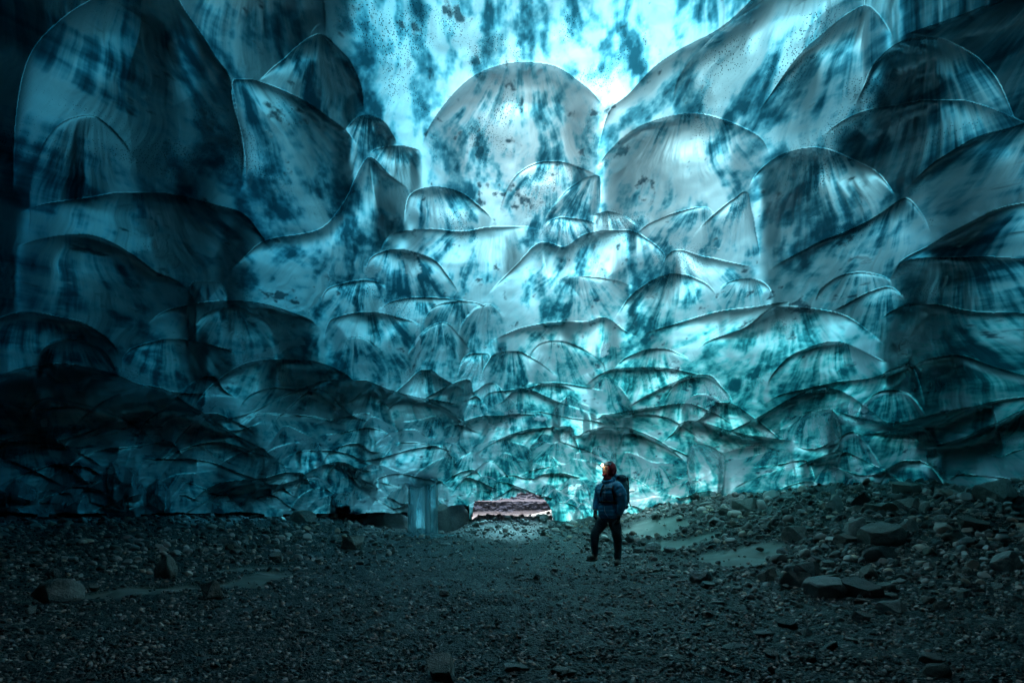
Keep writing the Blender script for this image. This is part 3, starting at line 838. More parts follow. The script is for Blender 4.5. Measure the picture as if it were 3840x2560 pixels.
def clear_of(x, y, r):
    return all((x - a) ** 2 + (y - b) ** 2 > (r + c * .8) ** 2 for a, b, c in KEEP_OUT)
AREAS = [  # picture box, count, width range px, label, group
 ((1460,1900,1165,1235), 70, (9, 20), "grey stone among the rubble on the slope behind the hiker", "stones on the slope behind the hiker"),
 ((1780,2350,1125,1400), 80, (12, 36), "dim stone among the rubble of the right bank", "stones of the right bank"),
 ((250,1000,1200,1300), 44, (9, 22), "dark stone in the rubble band along the left bank", "stones of the left bank"),
 ((1085,1420,1198,1232), 16, (10, 20), "round stone on the floor before the way out", "stones before the way out"),
 ((1500,2340,1400,1560), 14, (18, 40), "dark flat stone lying on the near right gravel", "stones on the near right gravel")]
R = random.Random(21)
for box, cnt, wr_, lb, grp in AREAS:
    got = tries = 0
    while got < cnt and tries < cnt * 30:
        tries += 1
        px, py = R.uniform(box[0], box[1]), R.uniform(box[2], box[3])
        x, y, z = hit_ground(px, py)
        if y > 19: continue
        w = R.uniform(*wr_) * (1 if R.random() < .8 else 1.3)
        r = .5 * w / F * y
        if not clear_of(x, y, r) or sand_mask(np.array([x]), np.array([y]))[0] > .4: continue
        kd = R.choice(['block', 'round', 'block', 'wedge', 'slab', 'round'])
        put_rock(x, y, z + r * .22, r, kd, lb, grp)
        KEEP_OUT.append((x, y, r * .8)); got += 1

# loose gravel: far too many to count
def gravel():
    V, Fc, C = [], [], []
    nv = 0
    protos = {2: [rock_shape(2, np.random.RandomState(90 + i), 7, .7, .04, .5, .9) for i in range(10)], 0: [rock_shape(0, np.random.RandomState(i), 0, .6) for i in range(8)], 1: [rock_shape(1, np.random.RandomState(50 + i), 6, .62, 0, .5, .85) for i in range(10)]}
    rs = np.random.RandomState(77)
    marks_ = []
    for level, n, smin, smax in ((2, 900, 20., 44.), (2, 5600, 9., 26.), (1, 25000, 5.0, 15.0), (0, 34000, 2.2, 5.5)):
        px = rs.uniform(-60, 2412, n); py = 1098 + (1580 - 1098) * rs.uniform(0, 1, n) ** .85
        # march the rays onto the ground, vectorised
        d = 1.3 * (20 / 1.3) ** np.linspace(0, 1, 260)[:, None]
        zz = CAMZ + (HY - py)[None] / F * d; xx = (px - CX)[None] / F * d
        below = zz <= ground_z(xx, np.broadcast_to(d, xx.shape))
        ok = below.any(0); k = below.argmax(0)
        dd = d[k, 0] + rs.uniform(-.03, .03, n) * d[k, 0]
        x = (px - CX) / F * dd; y = dd; z = ground_z(x, y)
        sp = rs.uniform(0, 1, n) ** 1.5 * (smax - smin) + smin
        r = .5 * sp / F * np.maximum(dd, 3.4)
        path = np.exp(-((x + .1 * y - .2) / 2.6) ** 2)                # the trodden middle has finer gravel
        r *= 1 - .35 * path * sstep(4, 7, y)
        ok &= (sand_mask(x, y) < .5) | (rs.rand(n) < .04)
        if level == 2: ok &= (x > 2.2 - .05 * y + rs.normal(0, .5, n)) & (py < 1330 + 60 * rs.rand(n)) | (x < -2.4) & (py < 1290 + 40 * rs.rand(n)) | (py < 1235)
        if smin == 20.: ok &= (x > 3.4 + rs.normal(0, .5, n)) & (py < 1300) | (x > 5.4)
        x, y, z, r = x[ok], y[ok], z[ok], r[ok]; n = len(x)
        f = ICO[level][1]
        P = np.stack(protos[level])[rs.randint(0, len(protos[level]), n)]
        a = rs.uniform(0, 6.28, n); t = rs.normal(0, .55, n)
        ca, sa_ = np.cos(a), np.sin(a); ct, st_ = np.cos(t), np.sin(t)
        X = P[..., 0] * ct[:, None] + P[..., 2] * st_[:, None]; Z = -P[..., 0] * st_[:, None] + P[..., 2] * ct[:, None]; Y = P[..., 1]
        W = np.stack([X * ca[:, None] - Y * sa_[:, None], X * sa_[:, None] + Y * ca[:, None], Z], -1)
        W = W * r[:, None, None] + np.stack([x, y, z + .25 * r], -1)[:, None]
        V.append(W.reshape(-1, 3)); Fc.append((f[None] + (np.arange(n) * P.shape[1])[:, None, None] + nv).reshape(-1, 3)); nv += n * P.shape[1]
        g = .10 + .62 * rs.uniform(0, 1, n) ** 1.7; br = rs.uniform(0, 1, n) ** 3
        c = np.stack([g * (1.2 + .3 * br), g * (.98 + .08 * br), g * (.95 - .08 * br), np.ones(n)], -1)
        C.append(np.repeat(c, P.shape[1], 0))
        if level == 2 and smin == 9.: cut = len(V); nvc = nv
    m, nt, out = mat_new("gravel_stone"); N = NT(nt)
    at = N.n("Attribute", attribute_name="stone").outputs["Color"]
    nz = N.noise(N.n("NewGeometry").outputs["Position"], 60, 3, .6)
    p = N.n("BsdfPrincipled"); N.L(N.mix(.6, at, N.mix(nz, (.02, .02, .02), (.5, .5, .5)), 'OVERLAY'), p.inputs["Base Color"]); p.inputs["Roughness"].default_value = .38
    N.L(p.outputs[0], out.inputs[0])
    for nm, sl, off, lb in (("rubble", slice(0, cut), 0, "heaped rubble of grey stones on the banks of the cave"), ("gravel", slice(cut, None), nvc, "loose dark grey gravel and pebbles covering the cave floor")):
        o = mesh_np(nm, np.concatenate(V[sl]), np.concatenate(Fc[sl]) - off, m, smooth=False)
        a_ = o.data.attributes.new("stone", 'FLOAT_COLOR', 'POINT'); a_.data.foreach_set("color", np.concatenate(C[sl]).astype(np.float32).ravel())
        tag(o, lb, nm, kind="stuff")
gravel()
# ================================================================== frozen waterfall column
def column_mesh(cx, cy, z0, z1, w, seed, lean=0.0):
    R = np.random.RandomState(seed)
    nz, na = 120, 160
    T, A = np.meshgrid(np.linspace(0, 1, nz), np.linspace(0, 2 * math.pi, na, endpoint=False), indexing='ij')
    r = .5 * w * (1.0 + .10 * (1 - T) ** 3 + .22 * np.exp(-T * 22))
    fl = .05 * fbm(A * 5.1 + 3, T * 1.4 + seed, 2, 4) + .035 * np.abs(fbm(A * 11, T * 2.2, 4, 3)) + .012 * fbm(A * 6, T * 26, 6, 3)
    seam = np.minimum(A, 2 * math.pi - A)
    r = r * (1 + fl * sstep(0, .5, seam))
    Z = z0 + (z1 - z0) * T
    v = np.stack([cx + r * np.cos(A) + lean * T, cy + .62 * r * np.sin(A), Z], -1).reshape(-1, 3)
    i = np.arange(nz * na).reshape(nz, na); j = np.roll(i, -1, 1)
    f = np.stack([i[:-1], j[:-1], j[1:], i[1:]], -1).reshape(-1, 4)
    return v, f
m, nt, out = mat_new("frozen_water"); N = NT(nt)
geo = N.n("TexCoord").outputs["Object"]
mp = N.n("Mapping"); N.L(geo, mp.inputs[0]); mp.inputs["Scale"].default_value = (9, 9, 1.1)
n1 = N.noise(mp.outputs[0], 1.0, 6, .65, .4); n2 = N.noise(geo, 30, 4, .7)
c = N.ramp(N.math('ADD', N.math('MULTIPLY', n1, .7), N.math('MULTIPLY', n2, .3)), [(.35, (.34, .78, .88)), (.5, (.55, .90, .97)), (.66, (.93, .98, 1))])
df = N.n("BsdfDiffuse"); N.L(c, df.inputs[0]); tr = N.n("BsdfTranslucent"); N.L(c, tr.inputs[0])
bp = N.bump(N.math('ADD', n1, N.math('MULTIPLY', n2, .35)), .7, .04)
N.L(bp, df.inputs["Normal"]); N.L(bp, tr.inputs["Normal"])
ms = N.n("MixShader"); ms.inputs[0].default_value = .5; N.L(df.outputs[0], ms.inputs[1]); N.L(tr.outputs[0], ms.inputs[2])
gl = N.n("BsdfGlossy"); gl.inputs["Roughness"].default_value = .12; N.L(bp, gl.inputs["Normal"])
fr = N.n("Fresnel", i_IOR=1.31); N.L(bp, fr.inputs["Normal"])
m2 = N.n("MixShader"); tq_ = N.n("BsdfTransparent"); tq_.inputs[0].default_value = (.75, .95, 1, 1)
m1 = N.n("MixShader"); N.L(N.ramp(n1, [(.36, .85), (.64, .30)]), m1.inputs[0]); N.L(ms.outputs[0], m1.inputs[1]); N.L(tq_.outputs[0], m1.inputs[2])
N.L(fr.outputs[0], m2.inputs[0]); N.L(m1.outputs[0], m2.inputs[1]); N.L(gl.outputs[0], m2.inputs[2]); N.L(m2.outputs[0], out.inputs[0])
M_FROZEN = m
CD = 14.3
bx0 = (972 - CX) / F * CD; bz = float(ground_z(bx0, CD)); 
colr_ = empty("ice_column", (bx0, CD, bz))
tag(colr_, "pale blue frozen waterfall column standing left of the way out", "ice column")
z_base = CAMZ + (HY - 1232) / F * CD - bz
z_top = CAMZ + (HY - 1060) / F * CD - bz + .35
v, f = column_mesh(-.10, 0, z_base - .1, z_top, .60, 4)
mesh_np("main_flow", v, f, M_FROZEN, colr_)
v, f = column_mesh(.22, .10, z_base - .1, z_top + .1, .34, 9)
mesh_np("side_flow", v, f, M_FROZEN, colr_)
# apron of ice at its foot
na, nr_ = 90, 14
A, Rr = np.meshgrid(np.linspace(0, 2 * math.pi, na, endpoint=False), np.linspace(0, 1, nr_))
rr = Rr * (.78 + .35 * vnoise(np.cos(A) * 2 + 5, np.sin(A) * 2 + 3, 2) * 2)
px_ = rr * np.cos(A) * 1.25 + .12; py_ = rr * np.sin(A) * .8 - .1
pz_ = ground_z(px_ + bx0, py_ + CD) - bz + .10 * (1 - Rr) ** 1.5 + .02 - .10 * Rr ** 4
i = np.arange(nr_ * na).reshape(nr_, na); j = np.roll(i, -1, 1)
mesh_np("ice_apron", np.stack([px_, py_, pz_], -1).reshape(-1, 3), np.stack([i[:-1], i[1:], j[1:], j[:-1]], -1).reshape(-1, 4), M_FROZEN, colr_)

# ================================================================== the way out: tunnel walls and the world beyond
H = HOLE[(HOLE[:, 1] < 1235)]
rows = []
for k, (dd, gr) in enumerate(((16.2, 1.0), (16.9, 1.02), (17.8, 1.10), (19.2, 1.30), (21.5, 1.7))):
    cx_ = 1174; cy_ = 1185
    X = cx_ + (H[:, 0] - cx_) * gr + 3 * np.array(vnoise(H[:, 1] / 11 + k, H[:, 0] / 13, 3)) * 2
    Y = cy_ + (H[:, 1] - cy_) * gr + 3 * np.array(vnoise(H[:, 0] / 11 + k, H[:, 1] / 13, 5)) * 2
    rows.append(dirs(X, Y, np.full(len(X), dd)))
tv = np.array(rows)
m, nt, out = mat_new("old_dark_ice"); N = NT(nt)
pb = N.n("BsdfPrincipled"); geo = N.n("NewGeometry").outputs["Position"]
n1 = N.noise(geo, 4, 5, .6); N.L(N.ramp(n1, [(.35, (.02, .05, .055)), (.65, (.10, .22, .22))]), pb.inputs["Base Color"]); pb.inputs["Roughness"].default_value = .25
N.L(N.bump(n1, .8, .1), pb.inputs["Normal"]); N.L(pb.outputs[0], out.inputs[0])
tun = mesh_np("ice_passage", tv.reshape(-1, 3), grid_faces(len(rows), len(H)), m)
tag(tun, kind="structure")

# far ice cliff with dirty ledges
cx2 = np.concatenate([np.linspace(-90, -12, 60, endpoint=False), np.linspace(-12, 12, 330), np.linspace(12, 90, 61)[1:]])
cz2 = np.concatenate([np.linspace(-1.6, 2.0, 110), np.linspace(2.2, 30, 60)])
X, Z = np.meshgrid(cx2, cz2)
led = Z + .10 * fbm(X / 7, Z / 5, 2, 3)
up = np.maximum(led - .38, 0)
Yc = 60 + .30 * Z + 1.3 * sstep(.36, .42, led) + .9 * up ** .8 + .55 * fbm(X / 2.2, Z / 1.4, 1, 5) + .35 * fbm(X / .5, Z / .35, 5, 4) + 1.2 * sstep(.2, .8, fbm(X / 3.0, Z / .8, 3, 4)) * sstep(.4, .6, led)
m, nt, out = mat_new("dirty_cliff_ice"); N = NT(nt)
geo = N.n("NewGeometry"); sx = N.n("SeparateXYZ", i_0=geo.outputs["Normal"])
mp = N.n("Mapping"); N.L(geo.outputs["Position"], mp.inputs[0]); mp.inputs["Scale"].default_value = (1.8, .8, .5)
n1 = N.noise(mp.outputs[0], 1.3, 7, .7, .5); n2 = N.noise(geo.outputs["Position"], 1.6, 7, .7)
rk = N.ramp(N.math('ADD', N.math('MULTIPLY', n1, .5), N.math('MULTIPLY', n2, .5)), [(.40, (.012, .011, .011)), (.54, (.040, .030, .027)), (.63, (.12, .092, .083)), (.72, (.26, .21, .19))])
sn = N.ramp(N.math('ADD', sx.outputs[2], N.math('MULTIPLY', n2, .35)), [(.62, 0), (.86, 1)])
pb = N.n("BsdfPrincipled"); N.L(N.mix(sn, rk, (.20, .155, .14)), pb.inputs["Base Color"]); pb.inputs["Roughness"].default_value = .8
N.L(pb.outputs[0], out.inputs[0])
cl = mesh_np("ice_cliff", np.stack([X, Yc, Z], -1).reshape(-1, 3), grid_faces(len(cz2), len(cx2)), m)
tag(cl, kind="structure")
# mist over the flats at the cliff's foot
def box_mesh(name, lo, hi, mat, parent=None):
    x0, y0, z0 = lo; x1, y1, z1 = hi
    v = [(x0,y0,z0),(x1,y0,z0),(x1,y1,z0),(x0,y1,z0),(x0,y0,z1),(x1,y0,z1),(x1,y1,z1),(x0,y1,z1)]
    return mesh_np(name, v, np.array([(0,3,2,1),(4,5,6,7),(0,1,5,4),(1,2,6,5),(2,3,7,6),(3,0,4,7)]), mat, parent, False)
# low rolling bank: a lumpy closed volume, not a box
mx = np.linspace(-30, 30, 160)
zt = -.72 + .22 * fbm(mx / 3, mx * 0 + 1, 3, 4) + .12 * sstep(-6, 6, mx)
ring_y = [(46, -1.3), (46, -1.0), (52, None), (57, None), (58.5, -1.0), (58.5, -1.3)]
vv_ = []
for (yy, zz_) in ring_y:
    vv_.append(np.stack([mx, np.full_like(mx, yy), zt if zz_ is None else np.full_like(mx, zz_)], -1))
vm = np.array(vv_); nq = len(ring_y)
i = np.arange(nq * len(mx)).reshape(nq, len(mx)); ip = np.roll(i, -1, 0)
fm_ = np.stack([i[:, :-1], i[:, 1:], ip[:, 1:], ip[:, :-1]], -1).reshape(-1, 4)
capA = i[:, 0][None]; capB = i[::-1, -1][None]
m, nt, out = mat_new("ground_mist"); N = NT(nt)
pv = N.n("VolumePrincipled"); pv.inputs["Color"].default_value = (.42, .36, .34, 1); pv.inputs["Density"].default_value = .12; pv.inputs["Anisotropy"].default_value = .2
N.L(pv.outputs[0], out.inputs["Volume"])
mist = mesh_np("mist", vm.reshape(-1, 3), [fm_, capA, capB], m, smooth=True)
tag(mist, "white mist lying over the flats outside the cave", "mist", kind="stuff")
# dark rim of rubble outside, at the left of the way out, and pale rubble slope
R = random.Random(4)
# ================================================================== the hiker
def simple_mat(name, col, rough=.7, metal=0.0, noise_amt=.25, scale=40, bump=.2, spec=.5, sheen=0.0):
    m, nt, out = mat_new(name); N = NT(nt)
    tc = N.n("TexCoord").outputs["Object"]; nz = N.noise(tc, scale, 4, .6)
    p = N.n("BsdfPrincipled")
    lo = tuple(c * (1 - noise_amt) for c in col); hi = tuple(min(1, c * (1 + noise_amt)) for c in col)
    N.L(N.mix(nz, lo, hi), p.inputs["Base Color"])
    p.inputs["Roughness"].default_value = rough; p.inputs["Metallic"].default_value = metal
    p.inputs["Specular IOR Level"].default_value = spec; p.inputs["Sheen Weight"].default_value = sheen
    if bump: N.L(N.bump(nz, bump, .01), p.inputs["Normal"])
    N.L(p.outputs[0], out.inputs[0])
    return m
M_JACKET = simple_mat("navy_down_jacket", (.05, .34, .58), .30, scale=18, bump=.5, noise_amt=.35)
M_TROUSER = simple_mat("dark_trousers", (.09, .12, .14), .8, scale=30, noise_amt=.4, bump=.4)
M_BOOT = simple_mat("brown_leather_boot", (.16, .13, .11), .7, scale=30)
M_SOLE = simple_mat("rubber_sole", (.02, .02, .02), .8)
M_GLOVE = simple_mat("black_glove", (.018, .03, .04), .8)
M_SKIN = simple_mat("skin", (.62, .42, .34), .55, scale=60, noise_amt=.08, bump=.05)
M_HOOD = simple_mat("dark_red_fleece", (.50, .03, .045), .9, scale=50, noise_amt=.3, sheen=.3)
M_CAP = simple_mat("grey_cap_knit", (.75, .75, .82), .8, scale=60, noise_amt=.12)
M_BLACK = simple_mat("black_webbing", (.02, .022, .025), .7)
M_STRAP = simple_mat("grey_webbing", (.14, .16, .17), .7)
M_SILVER = simple_mat("reflective_trim", (.75, .78, .80), .4, noise_amt=.05, bump=0)
M_PACK = simple_mat("dark_teal_nylon", (.04, .14, .18), .55, scale=24, noise_amt=.4, bump=.5)
M_PACKB = simple_mat("blue_nylon", (.02, .18, .36), .5)
M_METAL = simple_mat("dark_metal_shaft", (.05, .05, .055), .35, .9, bump=0)
M_EYE = simple_mat("dark_eye", (.02, .015, .012), .2, bump=0)
M_LIP = simple_mat("lip", (.34, .13, .12), .5, bump=0)
M_HAIR = simple_mat("brown_hair", (.10, .055, .03), .6, scale=90)

PERS = empty("person", (0, 0, 0))
PDEP = 8.7
PXX = (1395 - CX) / F * PDEP
px0, py0, pz0 = PXX, PDEP, float(ground_z(PXX, PDEP))
PERS.location = (px0, py0, pz0 + .02)
tag(PERS, "hiker in puffy navy jacket and dark red hood, standing on gravel", "person")

class Shape:
    """collects closed lofts; the Remesh modifier fuses them into one continuous surface"""
    def __init__(s): s.v = []; s.f = []; s.n = 0
    def add(s, v, faces):
        s.v.append(np.asarray(v, float))
        for f in faces: s.f.append([i + s.n for i in f])
        s.n += len(v)
    def loft(s, rings):
        """rings: list of (k,3) arrays; ends are capped with a fan"""
        k = len(rings[0]); m_ = len(rings)
        V = np.concatenate(rings + [rings[0].mean(0)[None], rings[-1].mean(0)[None]])
        F_ = []
        for i in range(m_ - 1):
            for j in range(k):
                a, b = i * k + j, i * k + (j + 1) % k
                F_.append((a, b, b + k, a + k))
        c0, c1 = m_ * k, m_ * k + 1
        for j in range(k):
            F_.append((c0, (j + 1) % k, j)); F_.append((c1, (m_ - 1) * k + j, (m_ - 1) * k + (j + 1) % k))
        s.add(V, F_)
    def tube(s, pts, rad, k=16, n=5, puff=None, squash=None, seed=0):
        """round tube along a smooth path. puff=(spacing, depth); squash=(direction, factor)"""
        P = catmull(pts, n); tr = np.linspace(0, len(rad) - 1, len(P)); R_ = np.interp(tr, range(len(rad)), rad)
        L_ = np.concatenate([[0], np.cumsum(np.linalg.norm(np.diff(P, axis=0), axis=1))])
        fine = max(len(P), int(L_[-1] / .008) + 2)
        q = np.linspace(0, L_[-1], fine)
        P = np.stack([np.interp(q, L_, P[:, c]) for c in range(3)], -1); R_ = np.interp(q, L_, R_)
        if puff: R_ = R_ * (1 - puff[1] * (1 - np.abs(np.sin(q / puff[0] * math.pi + seed)) ** .6))
        T = np.gradient(P, axis=0); T /= np.linalg.norm(T, axis=1)[:, None] + 1e-9
        up = np.array([0, 1.0, 0]) if abs(T[0][1]) < .9 else np.array([1.0, 0, 0])
        rings = []
        a = np.linspace(0, 2 * math.pi, k, endpoint=False)
        for i in range(fine):
            n1_ = np.cross(T[i], up); n1_ /= np.linalg.norm(n1_); n2_ = np.cross(T[i], n1_)
            e = np.ones(k)
            endt = min(q[i], q[-1] - q[i])
            rr = R_[i] * math.sqrt(max(.05, 1 - (1 - min(1, endt / (R_[i] * .8))) ** 2))
            wr_ = 1 + (.05 * np.sin(a * 3 + q[i] * 31 + seed) if puff else 0)
            ring = P[i] + rr * (np.cos(a) * wr_)[:, None] * n1_ + rr * (np.sin(a) * wr_)[:, None] * n2_
            if squash is not None:
                dv = np.array(squash[0]) / np.linalg.norm(squash[0])
                off = (ring - P[i]) @ dv
                ring = ring + np.outer(off * (squash[1] - 1), dv)
            rings.append(ring)
        s.loft(rings)
    def body(s, secs, side, front, k=40, puff=None, fine=.01):
        """secs: (centre x, y, z, half width, half depth) from bottom to top"""
        S_ = np.array(secs, float)
        zc = np.arange(S_[0, 2], S_[-1, 2] + 1e-6, fine)
        cols = [np.interp(zc, S_[:, 2], S_[:, c]) for c in (0, 1, 3, 4)]
        a = np.linspace(0, 2 * math.pi, k, endpoint=False)
        side = np.array(side); front = np.array(front); rings = []
        for i, z in enumerate(zc):
            w, d = cols[2][i], cols[3][i]
            if puff: 
                b = 1 - puff[1] * (1 - abs(math.sin(z / puff[0] * math.pi)) ** .6); w *= b; d *= b
            c_ = np.array([cols[0][i], cols[1][i], z])
            ca, sa_ = np.cos(a), np.sin(a)
            ce = np.sign(ca) * np.abs(ca) ** .85; se = np.sign(sa_) * np.abs(sa_) ** .85
            rings.append(c_ + (w * ce)[:, None] * side + (d * se)[:, None] * front)
        s.loft(rings)
    def ball(s, c, r, level=2):
        v, f = ICO[level]
        s.add(v * np.array(r) + np.array(c), [tuple(t) for t in f])
    def obj(s, name, mat, parent, voxel=None, smooth=3, shade=True):
        me = bpy.data.meshes.new(name)
        me.from_pydata([tuple(p) for p in np.concatenate(s.v)], [], [tuple(int(i) for i in f) for f in s.f])
        me.update(); me.materials.append(mat)
        for p in me.polygons: p.use_smooth = shade
        o = bpy.data.objects.new(name, me); COL.objects.link(o)
        if parent is not None: o.parent = parent
        if voxel:
            r = o.modifiers.new("fuse", 'REMESH'); r.mode = 'VOXEL'; r.voxel_size = voxel; r.use_smooth_shade = True
            if smooth:
                sm_ = o.modifiers.new("soft", 'SMOOTH'); sm_.iterations = smooth; sm_.factor = .5
        return o
def Q(X, Y, depth=0.0):
    """figure coordinates from the enlarged crop of the photograph (pixels), depth in metres away from the viewer"""
    return np.array([(X - 480) * .0013, depth, (1480 - Y) * .0013])

fr_ = np.array([-.76, -.65, 0.0]); sd_ = np.array([.65, -.76, 0.0])      # chest direction, her left
hf = np.array([-.90, -.44, 0.0]); hs = np.array([.44, -.90, 0.0])        # face direction, her left

HEAD = Q(496, 245, 0)
# ---- body: one continuous mesh
b = Shape()
rings = []
for (h_, w_, d_, fo) in [(-.135,.035,.040,.030),(-.12,.052,.055,.028),(-.09,.064,.076,.016),(-.05,.070,.088,.006),(0,.076,.094,0),(.05,.078,.096,-.004),(.09,.068,.084,-.008),(.12,.042,.052,-.01),(.13,.015,.02,-.01)]:
    a = np.linspace(0, 2 * math.pi, 28, endpoint=False)
    rings.append(HEAD + np.array([0, 0, h_]) + hf * fo + np.outer(np.cos(a) * w_, hs) + np.outer(np.sin(a) * d_, hf))
b.loft(rings)
def hp(f_, l_, u_): return HEAD + hf * f_ + hs * l_ + np.array([0, 0, u_])
b.tube([hp(.088, 0, .012), hp(.104, 0, -.018), hp(.112, 0, -.038)], [.009, .012, .014], 10)        # nose
b.ball(hp(.105, .010, -.042), .008, 1); b.ball(hp(.105, -.010, -.042), .008, 1)
b.tube([hp(.075, -.045, .028), hp(.094, -.02, .034), hp(.098, 0, .030), hp(.094, .02, .034), hp(.075, .045, .028)], [.010]*5, 10)   # brow
b.ball(hp(.080, 0, -.108), (.024, .024, .018), 2)                                    # chin
b.ball(hp(.062, .040, -.03), (.024, .024, .024), 2); b.ball(hp(.062, -.040, -.03), (.024, .024, .024), 2)   # cheeks
for s_ in (1, -1): b.ball(hp(-.005, s_ * .078, -.015), (.014, .014, .03), 2)         # ears
b.tube([hp(.01, 0, -.08), Q(500, 400, .02), Q(495, 460, .02)], [.055, .058, .075])    # neck
tors = [(Q(500,905)[0], 0, Q(0,905)[2], .15, .10), (Q(497,860)[0], 0, Q(0,860)[2], .165, .115), (Q(490,700)[0], 0, Q(0,700)[2], .135, .10), (Q(492,560)[0], 0, Q(0,560)[2], .165, .115), (Q(500,450)[0], .02, Q(0,450)[2], .17, .09), (Q(500,410)[0], .02, Q(0,410)[2], .07, .06)]
b.body(tors, sd_, fr_)
SHL = Q(578, 450, -.10); ELL = Q(628, 660, -.20); WRL = Q(598, 855, -.20)
SHR = Q(418, 460, .16); ELR = Q(372, 650, .18); WRR = Q(338, 790, .10)
HNL = Q(578, 930, -.22); HNR = Q(325, 868, .06)
b.tube([SHL, ELL, WRL], [.055, .042, .030]); b.tube([SHR, ELR, WRR], [.055, .042, .030])
HIPR = Q(438, 900, .07); KNR = Q(325, 1085, .06); ANR = Q(335, 1375, .10)
HIPL = Q(560, 900, -.07); KNL = Q(597, 1120, -.04); ANL = Q(615, 1410, .0)
b.tube([HIPR, KNR, ANR], [.088, .058, .040]); b.tube([HIPL, KNL, ANL], [.088, .058, .040])
b.tube([ANR, Q(330, 1415, .10), Q(245, 1425, .07)], [.04, .045, .03]); b.tube([ANL, Q(608, 1450, -.02), Q(580, 1462, -.12)], [.04, .045, .03])
b.tube([WRL, HNL], [.03, .03]); b.tube([WRR, HNR], [.03, .03])
b.obj("body", M_SKIN, PERS, .0085, 2)
# eyes, lips, hair showing at the cheek
for s_ in (1, -1):
    e = Shape(); e.ball(hp(.088, s_ * .032, .008), (.013, .013, .007), 2); e.obj("eye", M_EYE, PERS)
e = Shape(); e.tube([hp(.086, -.024, -.070), hp(.099, 0, -.068), hp(.086, .024, -.070)], [.004, .008, .004], 8); e.obj("mouth", M_LIP, PERS)
e = Shape(); e.tube([hp(.055, .070, .03), hp(.050, .074, -.02), hp(.045, .066, -.075)], [.006, .008, .004], 8); e.obj("hair", M_HAIR, PERS)

# ---- hood: shell round the head, open at the face
hd = Shape()
def face_ring(f_, rw, rh, uo, n=36):
    a = np.linspace(0, 2 * math.pi, n, endpoint=False)
    return HEAD + hf * f_ + np.array([0, 0, uo]) + np.outer(np.cos(a) * rw, hs) + np.outer(np.sin(a) * rh, np.array([0, 0, 1.0]))
outer = [(.066,.084,.112,-.012),(.055,.096,.126,-.012),(.03,.105,.136,-.006),(-.02,.110,.142,0),(-.07,.103,.132,0),(-.11,.078,.102,-.004),(-.135,.035,.05,-.01)]
inner = [(-.10,.03,.05,0),(-.06,.088,.108,0),(0,.094,.120,0),(.04,.090,.116,-.006),(.062,.074,.098,-.012)]
hd.loft([face_ring(*r) for r in inner] + [face_ring(*r) for r in outer])
hd.obj("hood", M_HOOD, PERS, None)
nk = Shape()
nk.tube([hp(-.01, 0, -.10), Q(492, 355, .0), Q(492, 410, .0)], [.092, .098, .11], 24, 6, (.05, .05))
nk.tube([hp(.074, -.052, -.082), hp(.102, 0, -.098), hp(.074, .052, -.082)], [.022, .026, .022], 12)
nk.obj("neck_gaiter", M_HOOD, PERS, .008, 2)
# cap front under the hood, with its dark emblem
cp = Shape()
rows_ = []
for uo, fo, w in [(.032,.084,.062),(.05,.097,.068),(.075,.098,.068),(.10,.082,.064),(.122,.052,.056)]:
    a = np.linspace(-1.45, 1.45, 26)
    rows_.append(np.array([hp(fo - .075 * (1 - math.cos(t)), w * 1.28 * math.sin(t), uo) for t in a]))
gr = np.array(rows_); inn = gr - hf * .010
V_ = np.concatenate([gr.reshape(-1, 3), inn.reshape(-1, 3)]); q_ = grid_faces(5, 26); 
edge_ = list(range(26)) + [r * 26 + 25 for r in range(1, 5)] + [4 * 26 + c for c in range(24, -1, -1)] + [r * 26 for r in range(3, 0, -1)]
fcs = [tuple(t) for t in q_] + [tuple(t[::-1] + 130) for t in q_] + [(edge_[i], edge_[(i + 1) % len(edge_)], edge_[(i + 1) % len(edge_)] + 130, edge_[i] + 130) for i in range(len(edge_))]
cp.add(V_, fcs); capo = cp.obj("cap", M_CAP, PERS)
em = Shape()
for P_ in ([(.030,.058),(.050,.088),(.056,.060)], [(.050,.084),(.070,.068),(.058,.060)], [(.018,.062),(.034,.070),(.046,.064)]):
    pts = [hp(.101 - .075 * (1 - math.cos(l / .087)), l, u) for l, u in P_]
    em.tube(pts, [.003, .005, .003], 6)
em.obj("cap_emblem", M_BLACK, capo)

# ---- jacket: torso and sleeves fused, quilted
jk = Shape()
jt = [(Q(503,880)[0], -.005, Q(0,880)[2], .165, .125), (Q(500,840)[0], -.005, Q(0,840)[2], .185, .145), (Q(494,760)[0], 0, Q(0,760)[2], .180, .145), (Q(490,690)[0], 0, Q(0,690)[2], .155, .122),
      (Q(490,665)[0], 0, Q(0,665)[2], .150, .118), (Q(490,640)[0], 0, Q(0,640)[2], .158, .125), (Q(490,560)[0], 0, Q(0,560)[2], .190, .152), (Q(494,490)[0], .01, Q(0,490)[2], .200, .140), (Q(500,440)[0], .02, Q(0,440)[2], .185, .115), (Q(502,405)[0], .02, Q(0,405)[2], .12, .085)]
jk.body(jt, sd_, fr_, 48, (.062, .075))
jk.tube([Q(560, 440, -.05), Q(592, 478, -.13), Q(628, 560, -.185), Q(640, 660, -.20), Q(622, 760, -.20), Q(602, 845, -.20)], [.085, .098, .092, .078, .068, .052], 24, 6, (.058, .10))
jk.tube([Q(440, 450, .10), Q(410, 490, .15), Q(388, 580, .18), Q(368, 665, .18), Q(350, 730, .15), Q(338, 785, .11)], [.08, .088, .080, .070, .060, .046], 24, 6, (.055, .10))
jk.obj("jacket", M_JACKET, PERS, .0075, 1)
col_ = Shape()
def ringpts(c, w, d, tilt, n=9):
    return [c + sd_ * (w * math.cos(t)) + fr_ * (d * math.sin(t)) + np.array([0, 0, tilt * math.sin(t)]) for t in np.linspace(0, 2 * math.pi, n)]
